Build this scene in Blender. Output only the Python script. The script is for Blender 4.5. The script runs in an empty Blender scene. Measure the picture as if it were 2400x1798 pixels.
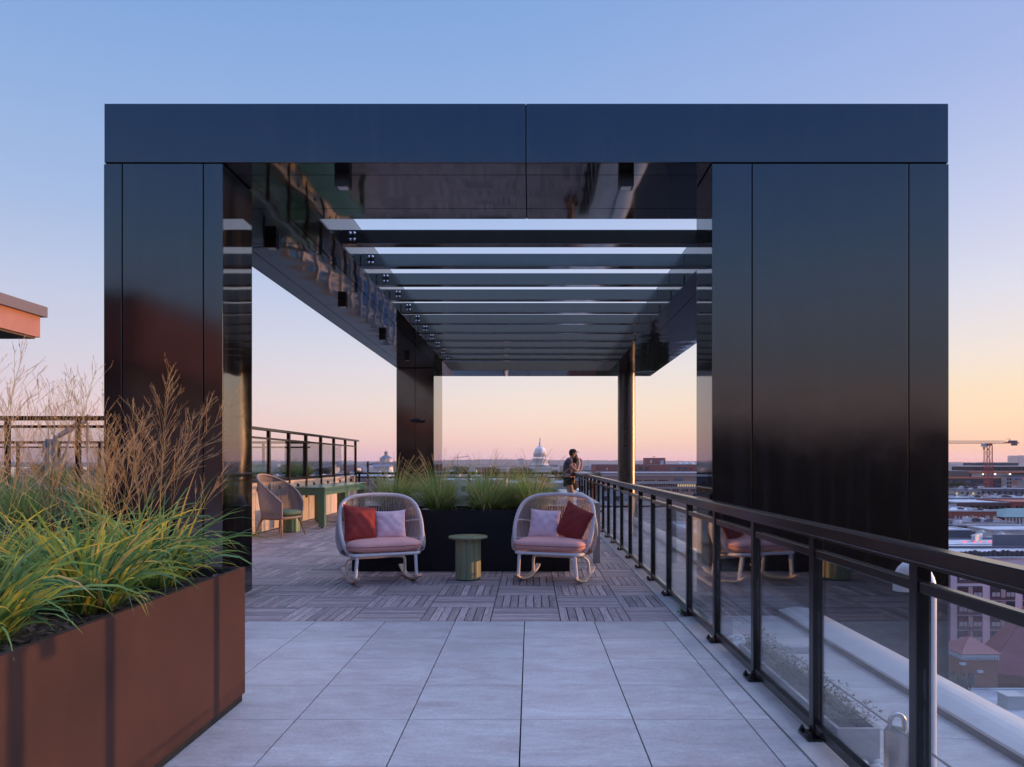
import bpy, math, random
from math import sin, cos, pi, radians, sqrt, atan2
from mathutils import Vector, Matrix

C = bpy.context.scene.collection
sc = bpy.context.scene

# ---------------------------------------------------------------- camera
F, H, VX, VY = 1709.0, 1.40, 1243.0, 1083.0      # focal length (px of a 2400 px wide frame), eye height, vanishing point
cam_d = bpy.data.cameras.new('camera')
cam = bpy.data.objects.new('camera', cam_d); C.objects.link(cam)
cam.location = (0, 0, H); cam.rotation_euler = (radians(90), 0, 0)
cam_d.sensor_width = 36; cam_d.lens = F / 2400 * 36
cam_d.shift_x = (1200 - VX) / 2400; cam_d.shift_y = (VY - 899) / 2400
cam_d.clip_start = 0.05; cam_d.clip_end = 30000
sc.camera = cam
sc.render.resolution_x = 1024; sc.render.resolution_y = 767
sc.render.engine = 'CYCLES'
sc.cycles.max_bounces = 8; sc.cycles.transparent_max_bounces = 24
sc.cycles.glossy_bounces = 5; sc.cycles.caustics_reflective = False

def P(px, py, Y):                                 # point of the place seen at a pixel of the photograph, Y metres ahead
    return Vector(((px - VX) * Y / F, Y, H - (py - VY) * Y / F))

# ---------------------------------------------------------------- sky and sun
SUN_AZ, SUN_EL = radians(75.7), radians(1.3)
def lin(c):
    return tuple(((v/255)/12.92 if v/255 <= .04045 else ((v/255+.055)/1.055)**2.4) for v in c) + (1,)
w = bpy.data.worlds.new("World"); sc.world = w; w.use_nodes = True
nt = w.node_tree; nt.nodes.clear(); N = nt.nodes.new; L = nt.links.new
out = N('ShaderNodeOutputWorld')
geo = N('ShaderNodeNewGeometry'); sep = N('ShaderNodeSeparateXYZ')
tc = N('ShaderNodeTexCoord'); L(tc.outputs['Generated'], sep.inputs[0])
def M(op, a, b=None):
    n = N('ShaderNodeMath'); n.operation = op
    for i, v in enumerate((a, b)):
        if v is None: continue
        if isinstance(v, (int, float)): n.inputs[i].default_value = v
        else: L(v, n.inputs[i])
    return n.outputs[0]
zc = M('MAXIMUM', sep.outputs[2], 0.0)
fz = M('POWER', zc, 0.5)
h2 = M('SQRT', M('ADD', M('MULTIPLY', sep.outputs[0], sep.outputs[0]), M('ADD', M('MULTIPLY', sep.outputs[1], sep.outputs[1]), 1e-6)))
t = M('DIVIDE', M('ADD', M('MULTIPLY', sep.outputs[0], sin(SUN_AZ)), M('MULTIPLY', sep.outputs[1], cos(SUN_AZ))), h2)
def ramp(stops, gain=1.0):
    r = N('ShaderNodeValToRGB'); e = r.color_ramp.elements
    r.color_ramp.interpolation = 'LINEAR'
    while len(e) < len(stops): e.new(0.5)
    for el, (p, c) in zip(e, stops):
        el.position = p; el.color = tuple(v*gain for v in lin(c)[:3]) + (1,)
    L(fz, r.inputs[0]); return r.outputs[0]
SKY_N = ramp([(0,(78,66,90)),(.12,(104,84,98)),(.2,(158,128,132)),(.27,(190,164,162)),(.36,(168,168,184)),(.45,(158,180,218)),(.52,(140,178,232)),(.6,(108,156,234)),(.68,(84,136,228)),(.75,(90,142,230)),(1,(125,170,245))])  # low stops painted dark so the piers mirror a black skyline
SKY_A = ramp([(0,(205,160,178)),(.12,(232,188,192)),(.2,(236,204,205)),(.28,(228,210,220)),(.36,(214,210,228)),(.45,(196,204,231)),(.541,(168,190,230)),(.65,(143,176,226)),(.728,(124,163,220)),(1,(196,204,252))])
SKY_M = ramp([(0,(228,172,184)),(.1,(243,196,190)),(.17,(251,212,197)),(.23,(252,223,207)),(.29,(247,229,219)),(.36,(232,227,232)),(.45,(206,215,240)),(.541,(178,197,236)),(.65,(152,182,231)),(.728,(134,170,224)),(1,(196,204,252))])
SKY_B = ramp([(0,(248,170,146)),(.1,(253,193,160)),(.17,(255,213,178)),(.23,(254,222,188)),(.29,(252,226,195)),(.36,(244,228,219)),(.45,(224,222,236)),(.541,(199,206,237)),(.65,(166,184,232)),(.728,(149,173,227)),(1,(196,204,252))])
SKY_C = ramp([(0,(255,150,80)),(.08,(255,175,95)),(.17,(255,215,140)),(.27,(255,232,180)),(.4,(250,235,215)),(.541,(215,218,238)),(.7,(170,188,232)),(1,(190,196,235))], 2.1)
def mixc(a, b, lo, hi):
    mr = N('ShaderNodeMapRange'); mr.inputs[1].default_value = lo; mr.inputs[2].default_value = hi; L(t, mr.inputs[0])
    mr.interpolation_type = 'LINEAR'
    m = N('ShaderNodeMix'); m.data_type = 'RGBA'; L(mr.outputs[0], m.inputs[0]); L(a, m.inputs[6]); L(b, m.inputs[7]); return m.outputs[2]
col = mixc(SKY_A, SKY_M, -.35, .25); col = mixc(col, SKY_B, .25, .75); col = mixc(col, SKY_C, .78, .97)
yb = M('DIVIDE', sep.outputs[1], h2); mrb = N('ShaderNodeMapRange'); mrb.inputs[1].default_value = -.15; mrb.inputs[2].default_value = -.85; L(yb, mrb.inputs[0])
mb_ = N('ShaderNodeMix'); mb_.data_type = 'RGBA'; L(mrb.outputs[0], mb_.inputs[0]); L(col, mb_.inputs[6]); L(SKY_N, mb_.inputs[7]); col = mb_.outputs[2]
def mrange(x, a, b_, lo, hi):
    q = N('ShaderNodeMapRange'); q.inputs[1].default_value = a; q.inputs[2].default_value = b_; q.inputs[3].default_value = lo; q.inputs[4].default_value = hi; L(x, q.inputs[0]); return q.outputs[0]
gain = M('MULTIPLY', mrange(zc, .62, .82, 1.0, 1.75), mrange(t, .84, .98, 1.0, 2.0))      # sky above the frame and round the sun brightened to fill the floor
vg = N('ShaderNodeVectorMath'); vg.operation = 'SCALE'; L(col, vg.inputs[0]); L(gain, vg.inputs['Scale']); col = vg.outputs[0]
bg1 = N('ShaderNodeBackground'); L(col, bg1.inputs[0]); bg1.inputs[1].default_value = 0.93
sky = N('ShaderNodeTexSky'); sky.sky_type = 'NISHITA'; sky.sun_disc = False
sky.sun_elevation = SUN_EL; sky.sun_rotation = SUN_AZ; sky.air_density = 1.2; sky.dust_density = 1.0; sky.ozone_density = 2.0
bg2 = N('ShaderNodeBackground'); L(sky.outputs[0], bg2.inputs[0]); bg2.inputs[1].default_value = 0.06
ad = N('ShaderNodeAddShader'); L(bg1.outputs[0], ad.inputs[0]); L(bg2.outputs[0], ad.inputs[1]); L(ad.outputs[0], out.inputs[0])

sd = bpy.data.lights.new('sun', 'SUN'); so = bpy.data.objects.new('sun', sd); C.objects.link(so)
sd.energy = 5.0; sd.angle = radians(0.6); sd.color = (1.0, .46, .17)
sdir = Vector((sin(SUN_AZ)*cos(SUN_EL), cos(SUN_AZ)*cos(SUN_EL), sin(SUN_EL)))
so.rotation_euler = sdir.to_track_quat('Z', 'Y').to_euler(); so.location = (30, 10, 20)

sc.view_settings.view_transform = 'Standard'; sc.view_settings.look = 'None'
sc.view_settings.exposure = 0.0; sc.view_settings.gamma = 1.0

# ---------------------------------------------------------------- helpers
class MB:
    def __init__(s): s.v = []; s.f = []; s.m = []; s.s = []
    def add(s, vs, fs, mi=0, smooth=False):
        o = len(s.v); s.v += [tuple(v) for v in vs]
        for f in fs: s.f.append(tuple(i+o for i in f)); s.m.append(mi); s.s.append(smooth)
    def box(s, x0, x1, y0, y1, z0, z1, mi=0):
        if x0 > x1: x0, x1 = x1, x0
        if y0 > y1: y0, y1 = y1, y0
        s.add([(x0,y0,z0),(x1,y0,z0),(x1,y1,z0),(x0,y1,z0),(x0,y0,z1),(x1,y0,z1),(x1,y1,z1),(x0,y1,z1)],
              [(0,3,2,1),(4,5,6,7),(0,1,5,4),(1,2,6,5),(2,3,7,6),(3,0,4,7)], mi)
    def bbox(s, x0, x1, y0, y1, z0, z1, b, mi=0):            # box with chamfered edges
        if x0 > x1: x0, x1 = x1, x0
        if y0 > y1: y0, y1 = y1, y0
        s.hull_box(x0, x1, y0, y1, z0, z1, b, mi)
    def hull_box(s, x0, x1, y0, y1, z0, z1, b, mi):
        import bmesh
        bm = bmesh.new(); bmesh.ops.create_cube(bm, size=1)
        for v in bm.verts:
            v.co = Vector(((x0+x1)/2 + v.co.x*(x1-x0), (y0+y1)/2 + v.co.y*(y1-y0), (z0+z1)/2 + v.co.z*(z1-z0)))
        bmesh.ops.bevel(bm, geom=bm.edges[:], offset=b, segments=2, affect='EDGES', profile=.5)
        bm.verts.index_update()
        s.add([v.co.copy() for v in bm.verts], [[v.index for v in f.verts] for f in bm.faces], mi); bm.free()
    def tube(s, pts, r, n=8, mi=0, smooth=True, cap=True, closed=False):
        pts = [Vector(p) for p in pts]; k = len(pts)
        rr = r if isinstance(r, (list, tuple)) else [r]*k
        vs = []; ref = None
        for i, p in enumerate(pts):
            if closed: d = pts[(i+1) % k] - pts[i-1]
            else: d = pts[min(i+1, k-1)] - pts[max(i-1, 0)]
            d = d.normalized() if d.length > 1e-9 else Vector((0,0,1))
            if ref is None:
                ref = Vector((0,0,1)) if abs(d.z) < .9 else Vector((1,0,0))
                ref = (ref - d*ref.dot(d)).normalized()
            else:
                ref = ref - d*ref.dot(d)
                ref = ref.normalized() if ref.length > 1e-6 else d.orthogonal().normalized()
            bi = d.cross(ref)
            for j in range(n):
                a = 2*pi*j/n + (pi/4 if n == 4 else 0); vs.append(p + (ref*cos(a) + bi*sin(a))*rr[i])
        fs = []
        for i in range(k if closed else k-1):
            for j in range(n):
                a, b = i*n+j, i*n+(j+1) % n; c, d = ((i+1) % k)*n+(j+1) % n, ((i+1) % k)*n+j
                fs.append((a, b, c, d))
        s.add(vs, fs, mi, smooth)
        if cap and not closed:
            s.add(vs[:n], [tuple(reversed(range(n)))], mi, False); s.add(vs[-n:], [tuple(range(n))], mi, False)
    def cyl(s, x, y, z0, z1, r, n=20, mi=0, r1=None): s.tube([(x,y,z0),(x,y,z1)], [r, r if r1 is None else r1], n, mi)
    def lathe(s, x, y, prof, n=32, mi=0, smooth=True):          # prof: (radius, z)
        vs = []
        for (r, z) in prof:
            for j in range(n): vs.append((x + r*cos(2*pi*j/n), y + r*sin(2*pi*j/n), z))
        fs = []
        for i in range(len(prof)-1):
            for j in range(n): fs.append((i*n+j, i*n+(j+1) % n, (i+1)*n+(j+1) % n, (i+1)*n+j))
        s.add(vs, fs, mi, smooth)
    def prism(s, poly, axis, a, b, mi=0):                        # poly: 2D points; extruded along axis from a to b
        def q(u, v, w): return {'x': (w,u,v), 'y': (u,w,v), 'z': (u,v,w)}[axis]
        n = len(poly)
        vs = [q(u,v,a) for u,v in poly] + [q(u,v,b) for u,v in poly]
        s.add(vs, [tuple(range(n)), tuple(reversed(range(n,2*n)))] + [(i,(i+1)%n,n+(i+1)%n,n+i) for i in range(n)], mi)
    def build(s, name, mats, parent=None, world=True, loc=None):
        me = bpy.data.meshes.new(name)
        off = Vector((0,0,0))
        if parent is not None and world: off = root_loc(parent)
        if loc is not None: off = Vector(loc)
        me.from_pydata([tuple(Vector(v)-off) for v in s.v], [], s.f)
        if not isinstance(mats, (list, tuple)): mats = [mats]
        for m in mats: me.materials.append(m)
        me.polygons.foreach_set('material_index', s.m); me.polygons.foreach_set('use_smooth', s.s)
        me.update()
        import bmesh
        if s.fixn:
            bm = bmesh.new(); bm.from_mesh(me); bmesh.ops.recalc_face_normals(bm, faces=bm.faces); bm.to_mesh(me); bm.free()
        if any(s.s) and len(s.f) < 30000: me.set_sharp_from_angle(angle=radians(42))
        o = bpy.data.objects.new(name, me); C.objects.link(o)
        if parent is not None: o.parent = parent
        elif loc is not None: o.location = loc
        return o
    fixn = False
def root_loc(o):
    l = Vector((0,0,0))
    while o is not None: l += o.location; o = o.parent
    return l
def tag(o, label=None, cat=None, group=None, kind=None):
    if label: o['label'] = label
    if cat: o['category'] = cat
    if group: o['group'] = group
    if kind: o['kind'] = kind
    return o
def thing(name, loc, label, cat, group=None, rz=0):
    o = bpy.data.objects.new(name, None); C.objects.link(o); o.location = loc; o.rotation_euler = (0,0,rz)
    o.empty_display_size = .2
    return tag(o, label, cat, group)
def kids(o): return [c for c in C.objects if c.parent == o]
def copy_tree(o, loc=None, rz=None, label=None, parent=None):
    c = o.copy(); C.objects.link(c)
    if parent is not None: c.parent = parent
    if loc is not None: c.location = loc
    if rz is not None: c.rotation_euler = (0,0,rz)
    if label: c['label'] = label
    for k in o.children: copy_tree(k, parent=c)
    return c

# ---------------------------------------------------------------- materials
def mat(name, color, rough=.6, metal=0., ior=1.5, var=.0, scale=6., bump=0., bscale=None, island=0., stretch=(1,1,1), trans=0., detail=6, coat=0., bdist=.01, spec=None):
    m = bpy.data.materials.new(name); m.use_nodes = True; t_ = m.node_tree; b = t_.nodes['Principled BSDF']; n_ = t_.nodes.new; l_ = t_.links.new
    b.inputs['Roughness'].default_value = rough; b.inputs['Metallic'].default_value = metal; b.inputs['IOR'].default_value = ior
    b.inputs['Coat Weight'].default_value = coat; b.inputs['Coat Roughness'].default_value = .12; b.inputs['Coat IOR'].default_value = 1.6
    if spec is not None: b.inputs['Specular IOR Level'].default_value = spec
    c4 = tuple(color)+(1,); b.inputs['Base Color'].default_value = c4
    tcn = n_('ShaderNodeTexCoord'); mp = n_('ShaderNodeMapping'); mp.inputs['Scale'].default_value = stretch; l_(tcn.outputs['Object'], mp.inputs[0])
    cur = None
    if var > 0:
        no = n_('ShaderNodeTexNoise'); no.inputs['Scale'].default_value = scale; no.inputs['Detail'].default_value = detail; no.inputs['Roughness'].default_value = .62
        l_(mp.outputs[0], no.inputs['Vector'])
        mr = n_('ShaderNodeMapRange'); mr.inputs[1].default_value = .3; mr.inputs[2].default_value = .7; mr.inputs[3].default_value = 1-var; mr.inputs[4].default_value = 1+var; l_(no.outputs[0], mr.inputs[0])
        cur = mr.outputs[0]
    if island > 0:
        g = n_('ShaderNodeNewGeometry'); mr = n_('ShaderNodeMapRange'); mr.inputs[3].default_value = 1-island; mr.inputs[4].default_value = 1+island; l_(g.outputs['Random Per Island'], mr.inputs[0])
        if cur is None: cur = mr.outputs[0]
        else:
            mm = n_('ShaderNodeMath'); mm.operation = 'MULTIPLY'; l_(cur, mm.inputs[0]); l_(mr.outputs[0], mm.inputs[1]); cur = mm.outputs[0]
    if cur is not None:
        vm = n_('ShaderNodeVectorMath'); vm.operation = 'SCALE'; vm.inputs[0].default_value = color; l_(cur, vm.inputs['Scale']); l_(vm.outputs[0], b.inputs['Base Color'])
    if bump > 0:
        no = n_('ShaderNodeTexNoise'); no.inputs['Scale'].default_value = bscale or scale*3; no.inputs['Detail'].default_value = 4; l_(mp.outputs[0], no.inputs['Vector'])
        bp = n_('ShaderNodeBump'); bp.inputs['Strength'].default_value = bump; bp.inputs['Distance'].default_value = bdist; l_(no.outputs[0], bp.inputs['Height']); l_(bp.outputs[0], b.inputs['Normal'])
    if trans > 0:
        tr = n_('ShaderNodeBsdfTranslucent'); mx = n_('ShaderNodeMixShader'); mx.inputs[0].default_value = trans
        tr.inputs[0].default_value = c4
        if cur is not None: l_(vm.outputs[0], tr.inputs[0])
        l_(b.outputs[0], mx.inputs[1]); l_(tr.outputs[0], mx.inputs[2]); l_(mx.outputs[0], t_.nodes['Material Output'].inputs[0])
    return m

def mat_wood(name, alongx, c=(.36,.275,.26)):
    m = bpy.data.materials.new(name); m.use_nodes = True; t_ = m.node_tree; b = t_.nodes['Principled BSDF']; n_ = t_.nodes.new; l_ = t_.links.new
    b.inputs['Roughness'].default_value = .62
    tcn = n_('ShaderNodeTexCoord'); g = n_('ShaderNodeNewGeometry')
    ad_ = n_('ShaderNodeVectorMath'); ad_.operation = 'MULTIPLY_ADD'   # shift the grain from board to board
    cb = n_('ShaderNodeCombineXYZ'); l_(g.outputs['Random Per Island'], cb.inputs[0]); l_(g.outputs['Random Per Island'], cb.inputs[1]); l_(g.outputs['Random Per Island'], cb.inputs[2])
    l_(cb.outputs[0], ad_.inputs[0]); ad_.inputs[1].default_value = (37, 53, 11); l_(tcn.outputs['Object'], ad_.inputs[2])
    mp = n_('ShaderNodeMapping'); mp.inputs['Scale'].default_value = (1.2, 14, 4) if alongx else (14, 1.2, 4); l_(ad_.outputs[0], mp.inputs[0])
    wv = n_('ShaderNodeTexNoise'); wv.inputs['Scale'].default_value = 3; wv.inputs['Detail'].default_value = 8; wv.inputs['Roughness'].default_value = .65; wv.inputs['Distortion'].default_value = 1.5
    l_(mp.outputs[0], wv.inputs['Vector'])
    r = n_('ShaderNodeValToRGB'); e = r.color_ramp.elements; e[0].position = .3; e[0].color = tuple(v*.55 for v in c)+(1,); e[1].position = .72; e[1].color = tuple(min(1,v*1.55) for v in c)+(1,)
    l_(wv.outputs[0], r.inputs[0])
    mr = n_('ShaderNodeMapRange'); mr.inputs[3].default_value = .72; mr.inputs[4].default_value = 1.28; l_(g.outputs['Random Per Island'], mr.inputs[0])
    vm = n_('ShaderNodeVectorMath'); vm.operation = 'SCALE'; l_(r.outputs[0], vm.inputs[0]); l_(mr.outputs[0], vm.inputs['Scale']); l_(vm.outputs[0], b.inputs['Base Color'])
    bp = n_('ShaderNodeBump'); bp.inputs['Strength'].default_value = .5; bp.inputs['Distance'].default_value = .002; l_(wv.outputs[0], bp.inputs['Height']); l_(bp.outputs[0], b.inputs['Normal'])
    return m

def mat_gloss(name, color, rough, ior, wav=0., ws=1.3, dist=.02):
    m = mat(name, color, rough, 0, ior)
    t_ = m.node_tree; n_ = t_.nodes.new; l_ = t_.links.new; b = t_.nodes['Principled BSDF']
    tcn = n_('ShaderNodeTexCoord')
    dn = n_('ShaderNodeTexNoise'); dn.inputs['Scale'].default_value = 2.2; dn.inputs['Detail'].default_value = 9; dn.inputs['Roughness'].default_value = .7; l_(tcn.outputs['Object'], dn.inputs['Vector'])
    mr = n_('ShaderNodeMapRange'); mr.inputs[1].default_value = .35; mr.inputs[2].default_value = .75; mr.inputs[3].default_value = rough*.75; mr.inputs[4].default_value = rough*1.5; l_(dn.outputs[0], mr.inputs[0]); l_(mr.outputs[0], b.inputs['Roughness'])
    dm = n_('ShaderNodeMapping'); dm.inputs['Scale'].default_value = (5, 5, .5); l_(tcn.outputs['Object'], dm.inputs[0])
    du = n_('ShaderNodeTexNoise'); du.inputs['Scale'].default_value = 1.6; du.inputs['Detail'].default_value = 8; du.inputs['Roughness'].default_value = .7; l_(dm.outputs[0], du.inputs['Vector'])
    dr = n_('ShaderNodeMapRange'); dr.inputs[1].default_value = .48; dr.inputs[2].default_value = .80; dr.inputs[3].default_value = 0; dr.inputs[4].default_value = .022; l_(du.outputs[0], dr.inputs[0])
    dc = n_('ShaderNodeVectorMath'); dc.operation = 'ADD'; dc.inputs[0].default_value = color; l_(dr.outputs[0], dc.inputs[1]); l_(dc.outputs[0], b.inputs['Base Color'])      # thin film of dust and dried rain
    if wav > 0:
        no = n_('ShaderNodeTexNoise'); no.inputs['Scale'].default_value = ws; no.inputs['Detail'].default_value = 1.0; l_(tcn.outputs['Object'], no.inputs['Vector'])
        bp = n_('ShaderNodeBump'); bp.inputs['Strength'].default_value = wav; bp.inputs['Distance'].default_value = dist; l_(no.outputs[0], bp.inputs['Height']); l_(bp.outputs[0], b.inputs['Normal'])
    return m

def mat_glass(name, tint=(.93,.95,.95), refl=1.0, wav=.12):
    m = bpy.data.materials.new(name); m.use_nodes = True; t_ = m.node_tree; t_.nodes.clear(); n_ = t_.nodes.new; l_ = t_.links.new
    o = n_('ShaderNodeOutputMaterial'); fr = n_('ShaderNodeFresnel'); gg = n_('ShaderNodeNewGeometry'); io = n_('ShaderNodeMath'); io.operation = 'MULTIPLY_ADD'; io.inputs[1].default_value = -.8333; io.inputs[2].default_value = 1.5; l_(gg.outputs['Backfacing'], io.inputs[0]); l_(io.outputs[0], fr.inputs[0])
    tp = n_('ShaderNodeBsdfTransparent'); tp.inputs[0].default_value = tint+(1,)
    gl = n_('ShaderNodeBsdfGlossy'); gl.inputs['Roughness'].default_value = .012; gl.inputs[0].default_value = (1,1,1,1)
    tcn = n_('ShaderNodeTexCoord'); no = n_('ShaderNodeTexNoise'); no.inputs['Scale'].default_value = 2.5; no.inputs['Detail'].default_value = .5; l_(tcn.outputs['Object'], no.inputs['Vector'])
    bp = n_('ShaderNodeBump'); bp.inputs['Strength'].default_value = wav; bp.inputs['Distance'].default_value = .01; l_(no.outputs[0], bp.inputs['Height']); l_(bp.outputs[0], gl.inputs['Normal'])
    mu = n_('ShaderNodeMath'); mu.operation = 'MULTIPLY'; mu.use_clamp = True; mu.inputs[1].default_value = refl; l_(fr.outputs[0], mu.inputs[0])
    mx = n_('ShaderNodeMixShader'); l_(mu.outputs[0], mx.inputs[0]); l_(tp.outputs[0], mx.inputs[1]); l_(gl.outputs[0], mx.inputs[2]); l_(mx.outputs[0], o.inputs[0])
    return m

def mat_leaf(name, stops, trans=.35, rough=.45):
    m = bpy.data.materials.new(name); m.use_nodes = True; t_ = m.node_tree; b = t_.nodes['Principled BSDF']; n_ = t_.nodes.new; l_ = t_.links.new
    b.inputs['Roughness'].default_value = rough; b.inputs['Specular IOR Level'].default_value = .35
    g = n_('ShaderNodeNewGeometry'); r = n_('ShaderNodeValToRGB'); e = r.color_ramp.elements
    while len(e) < len(stops): e.new(.5)
    for el, (p, c) in zip(e, stops): el.position = p; el.color = tuple(c)+(1,)
    tcn = n_('ShaderNodeTexCoord'); no = n_('ShaderNodeTexNoise'); no.inputs['Scale'].default_value = 7; l_(tcn.outputs['Object'], no.inputs['Vector'])
    a1 = n_('ShaderNodeMath'); a1.operation = 'MULTIPLY_ADD'; a1.use_clamp = True; a1.inputs[1].default_value = .5; l_(no.outputs[0], a1.inputs[0])
    a0 = n_('ShaderNodeMath'); a0.operation = 'SUBTRACT'; l_(g.outputs['Random Per Island'], a0.inputs[0]); a0.inputs[1].default_value = .25; l_(a0.outputs[0], a1.inputs[2])
    l_(a1.outputs[0], r.inputs[0]); l_(r.outputs[0], b.inputs['Base Color'])
    tr = n_('ShaderNodeBsdfTranslucent'); mx = n_('ShaderNodeMixShader'); mx.inputs[0].default_value = trans; l_(r.outputs[0], tr.inputs[0])
    l_(b.outputs[0], mx.inputs[1]); l_(tr.outputs[0], mx.inputs[2]); l_(mx.outputs[0], t_.nodes['Material Output'].inputs[0])
    return m

def mat_paver(name, c=(.50,.475,.455)):
    m = bpy.data.materials.new(name); m.use_nodes = True; t_ = m.node_tree; b = t_.nodes['Principled BSDF']; n_ = t_.nodes.new; l_ = t_.links.new
    tcn = n_('ShaderNodeTexCoord'); g = n_('ShaderNodeNewGeometry')
    cb = n_('ShaderNodeCombineXYZ'); [l_(g.outputs['Random Per Island'], cb.inputs[i]) for i in range(3)]
    ad_ = n_('ShaderNodeVectorMath'); ad_.operation = 'MULTIPLY_ADD'; l_(cb.outputs[0], ad_.inputs[0]); ad_.inputs[1].default_value = (31, 17, 5); l_(tcn.outputs['Object'], ad_.inputs[2])
    def noise(scale, st, det, dis=0.):
        mp = n_('ShaderNodeMapping'); mp.inputs['Scale'].default_value = st; mp.inputs['Rotation'].default_value = (0,0,.35); l_(ad_.outputs[0], mp.inputs[0])
        no = n_('ShaderNodeTexNoise'); no.inputs['Scale'].default_value = scale; no.inputs['Detail'].default_value = det; no.inputs['Roughness'].default_value = .7; no.inputs['Distortion'].default_value = dis; l_(mp.outputs[0], no.inputs['Vector']); return no.outputs[0]
    a = noise(2.2, (1,2.4,1), 8, .8); f_ = noise(60, (1,1,1), 4); s_ = noise(9, (1,4,1), 8, .5)
    r = n_('ShaderNodeValToRGB'); e = r.color_ramp.elements; e[0].position = .32; e[0].color = (c[0]*.84, c[1]*.74, c[2]*.74, 1); e[1].position = .66; e[1].color = tuple(min(1,v*1.12) for v in c)+(1,)
    l_(a, r.inputs[0])
    def rng(x, lo, hi):
        mr = n_('ShaderNodeMapRange'); mr.inputs[1].default_value = .25; mr.inputs[2].default_value = .75; mr.inputs[3].default_value = lo; mr.inputs[4].default_value = hi; l_(x, mr.inputs[0]); return mr.outputs[0]
    def mul(x, y):
        q = n_('ShaderNodeMath'); q.operation = 'MULTIPLY'; l_(x, q.inputs[0]); l_(y, q.inputs[1]); return q.outputs[0]
    isl = n_('ShaderNodeMapRange'); isl.inputs[3].default_value = .90; isl.inputs[4].default_value = 1.06; l_(g.outputs['Random Per Island'], isl.inputs[0])
    k = mul(mul(rng(f_, .82, 1.15), rng(s_, .84, 1.12)), isl.outputs[0])
    vm = n_('ShaderNodeVectorMath'); vm.operation = 'SCALE'; l_(r.outputs[0], vm.inputs[0]); l_(k, vm.inputs['Scale']); l_(vm.outputs[0], b.inputs['Base Color'])
    b.inputs['Roughness'].default_value = .42
    rr = rng(s_, .34, .55); l_(rr, b.inputs['Roughness'])
    bp = n_('ShaderNodeBump'); bp.inputs['Strength'].default_value = .35; bp.inputs['Distance'].default_value = .002; l_(s_, bp.inputs['Height']); l_(bp.outputs[0], b.inputs['Normal'])
    return m

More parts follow.
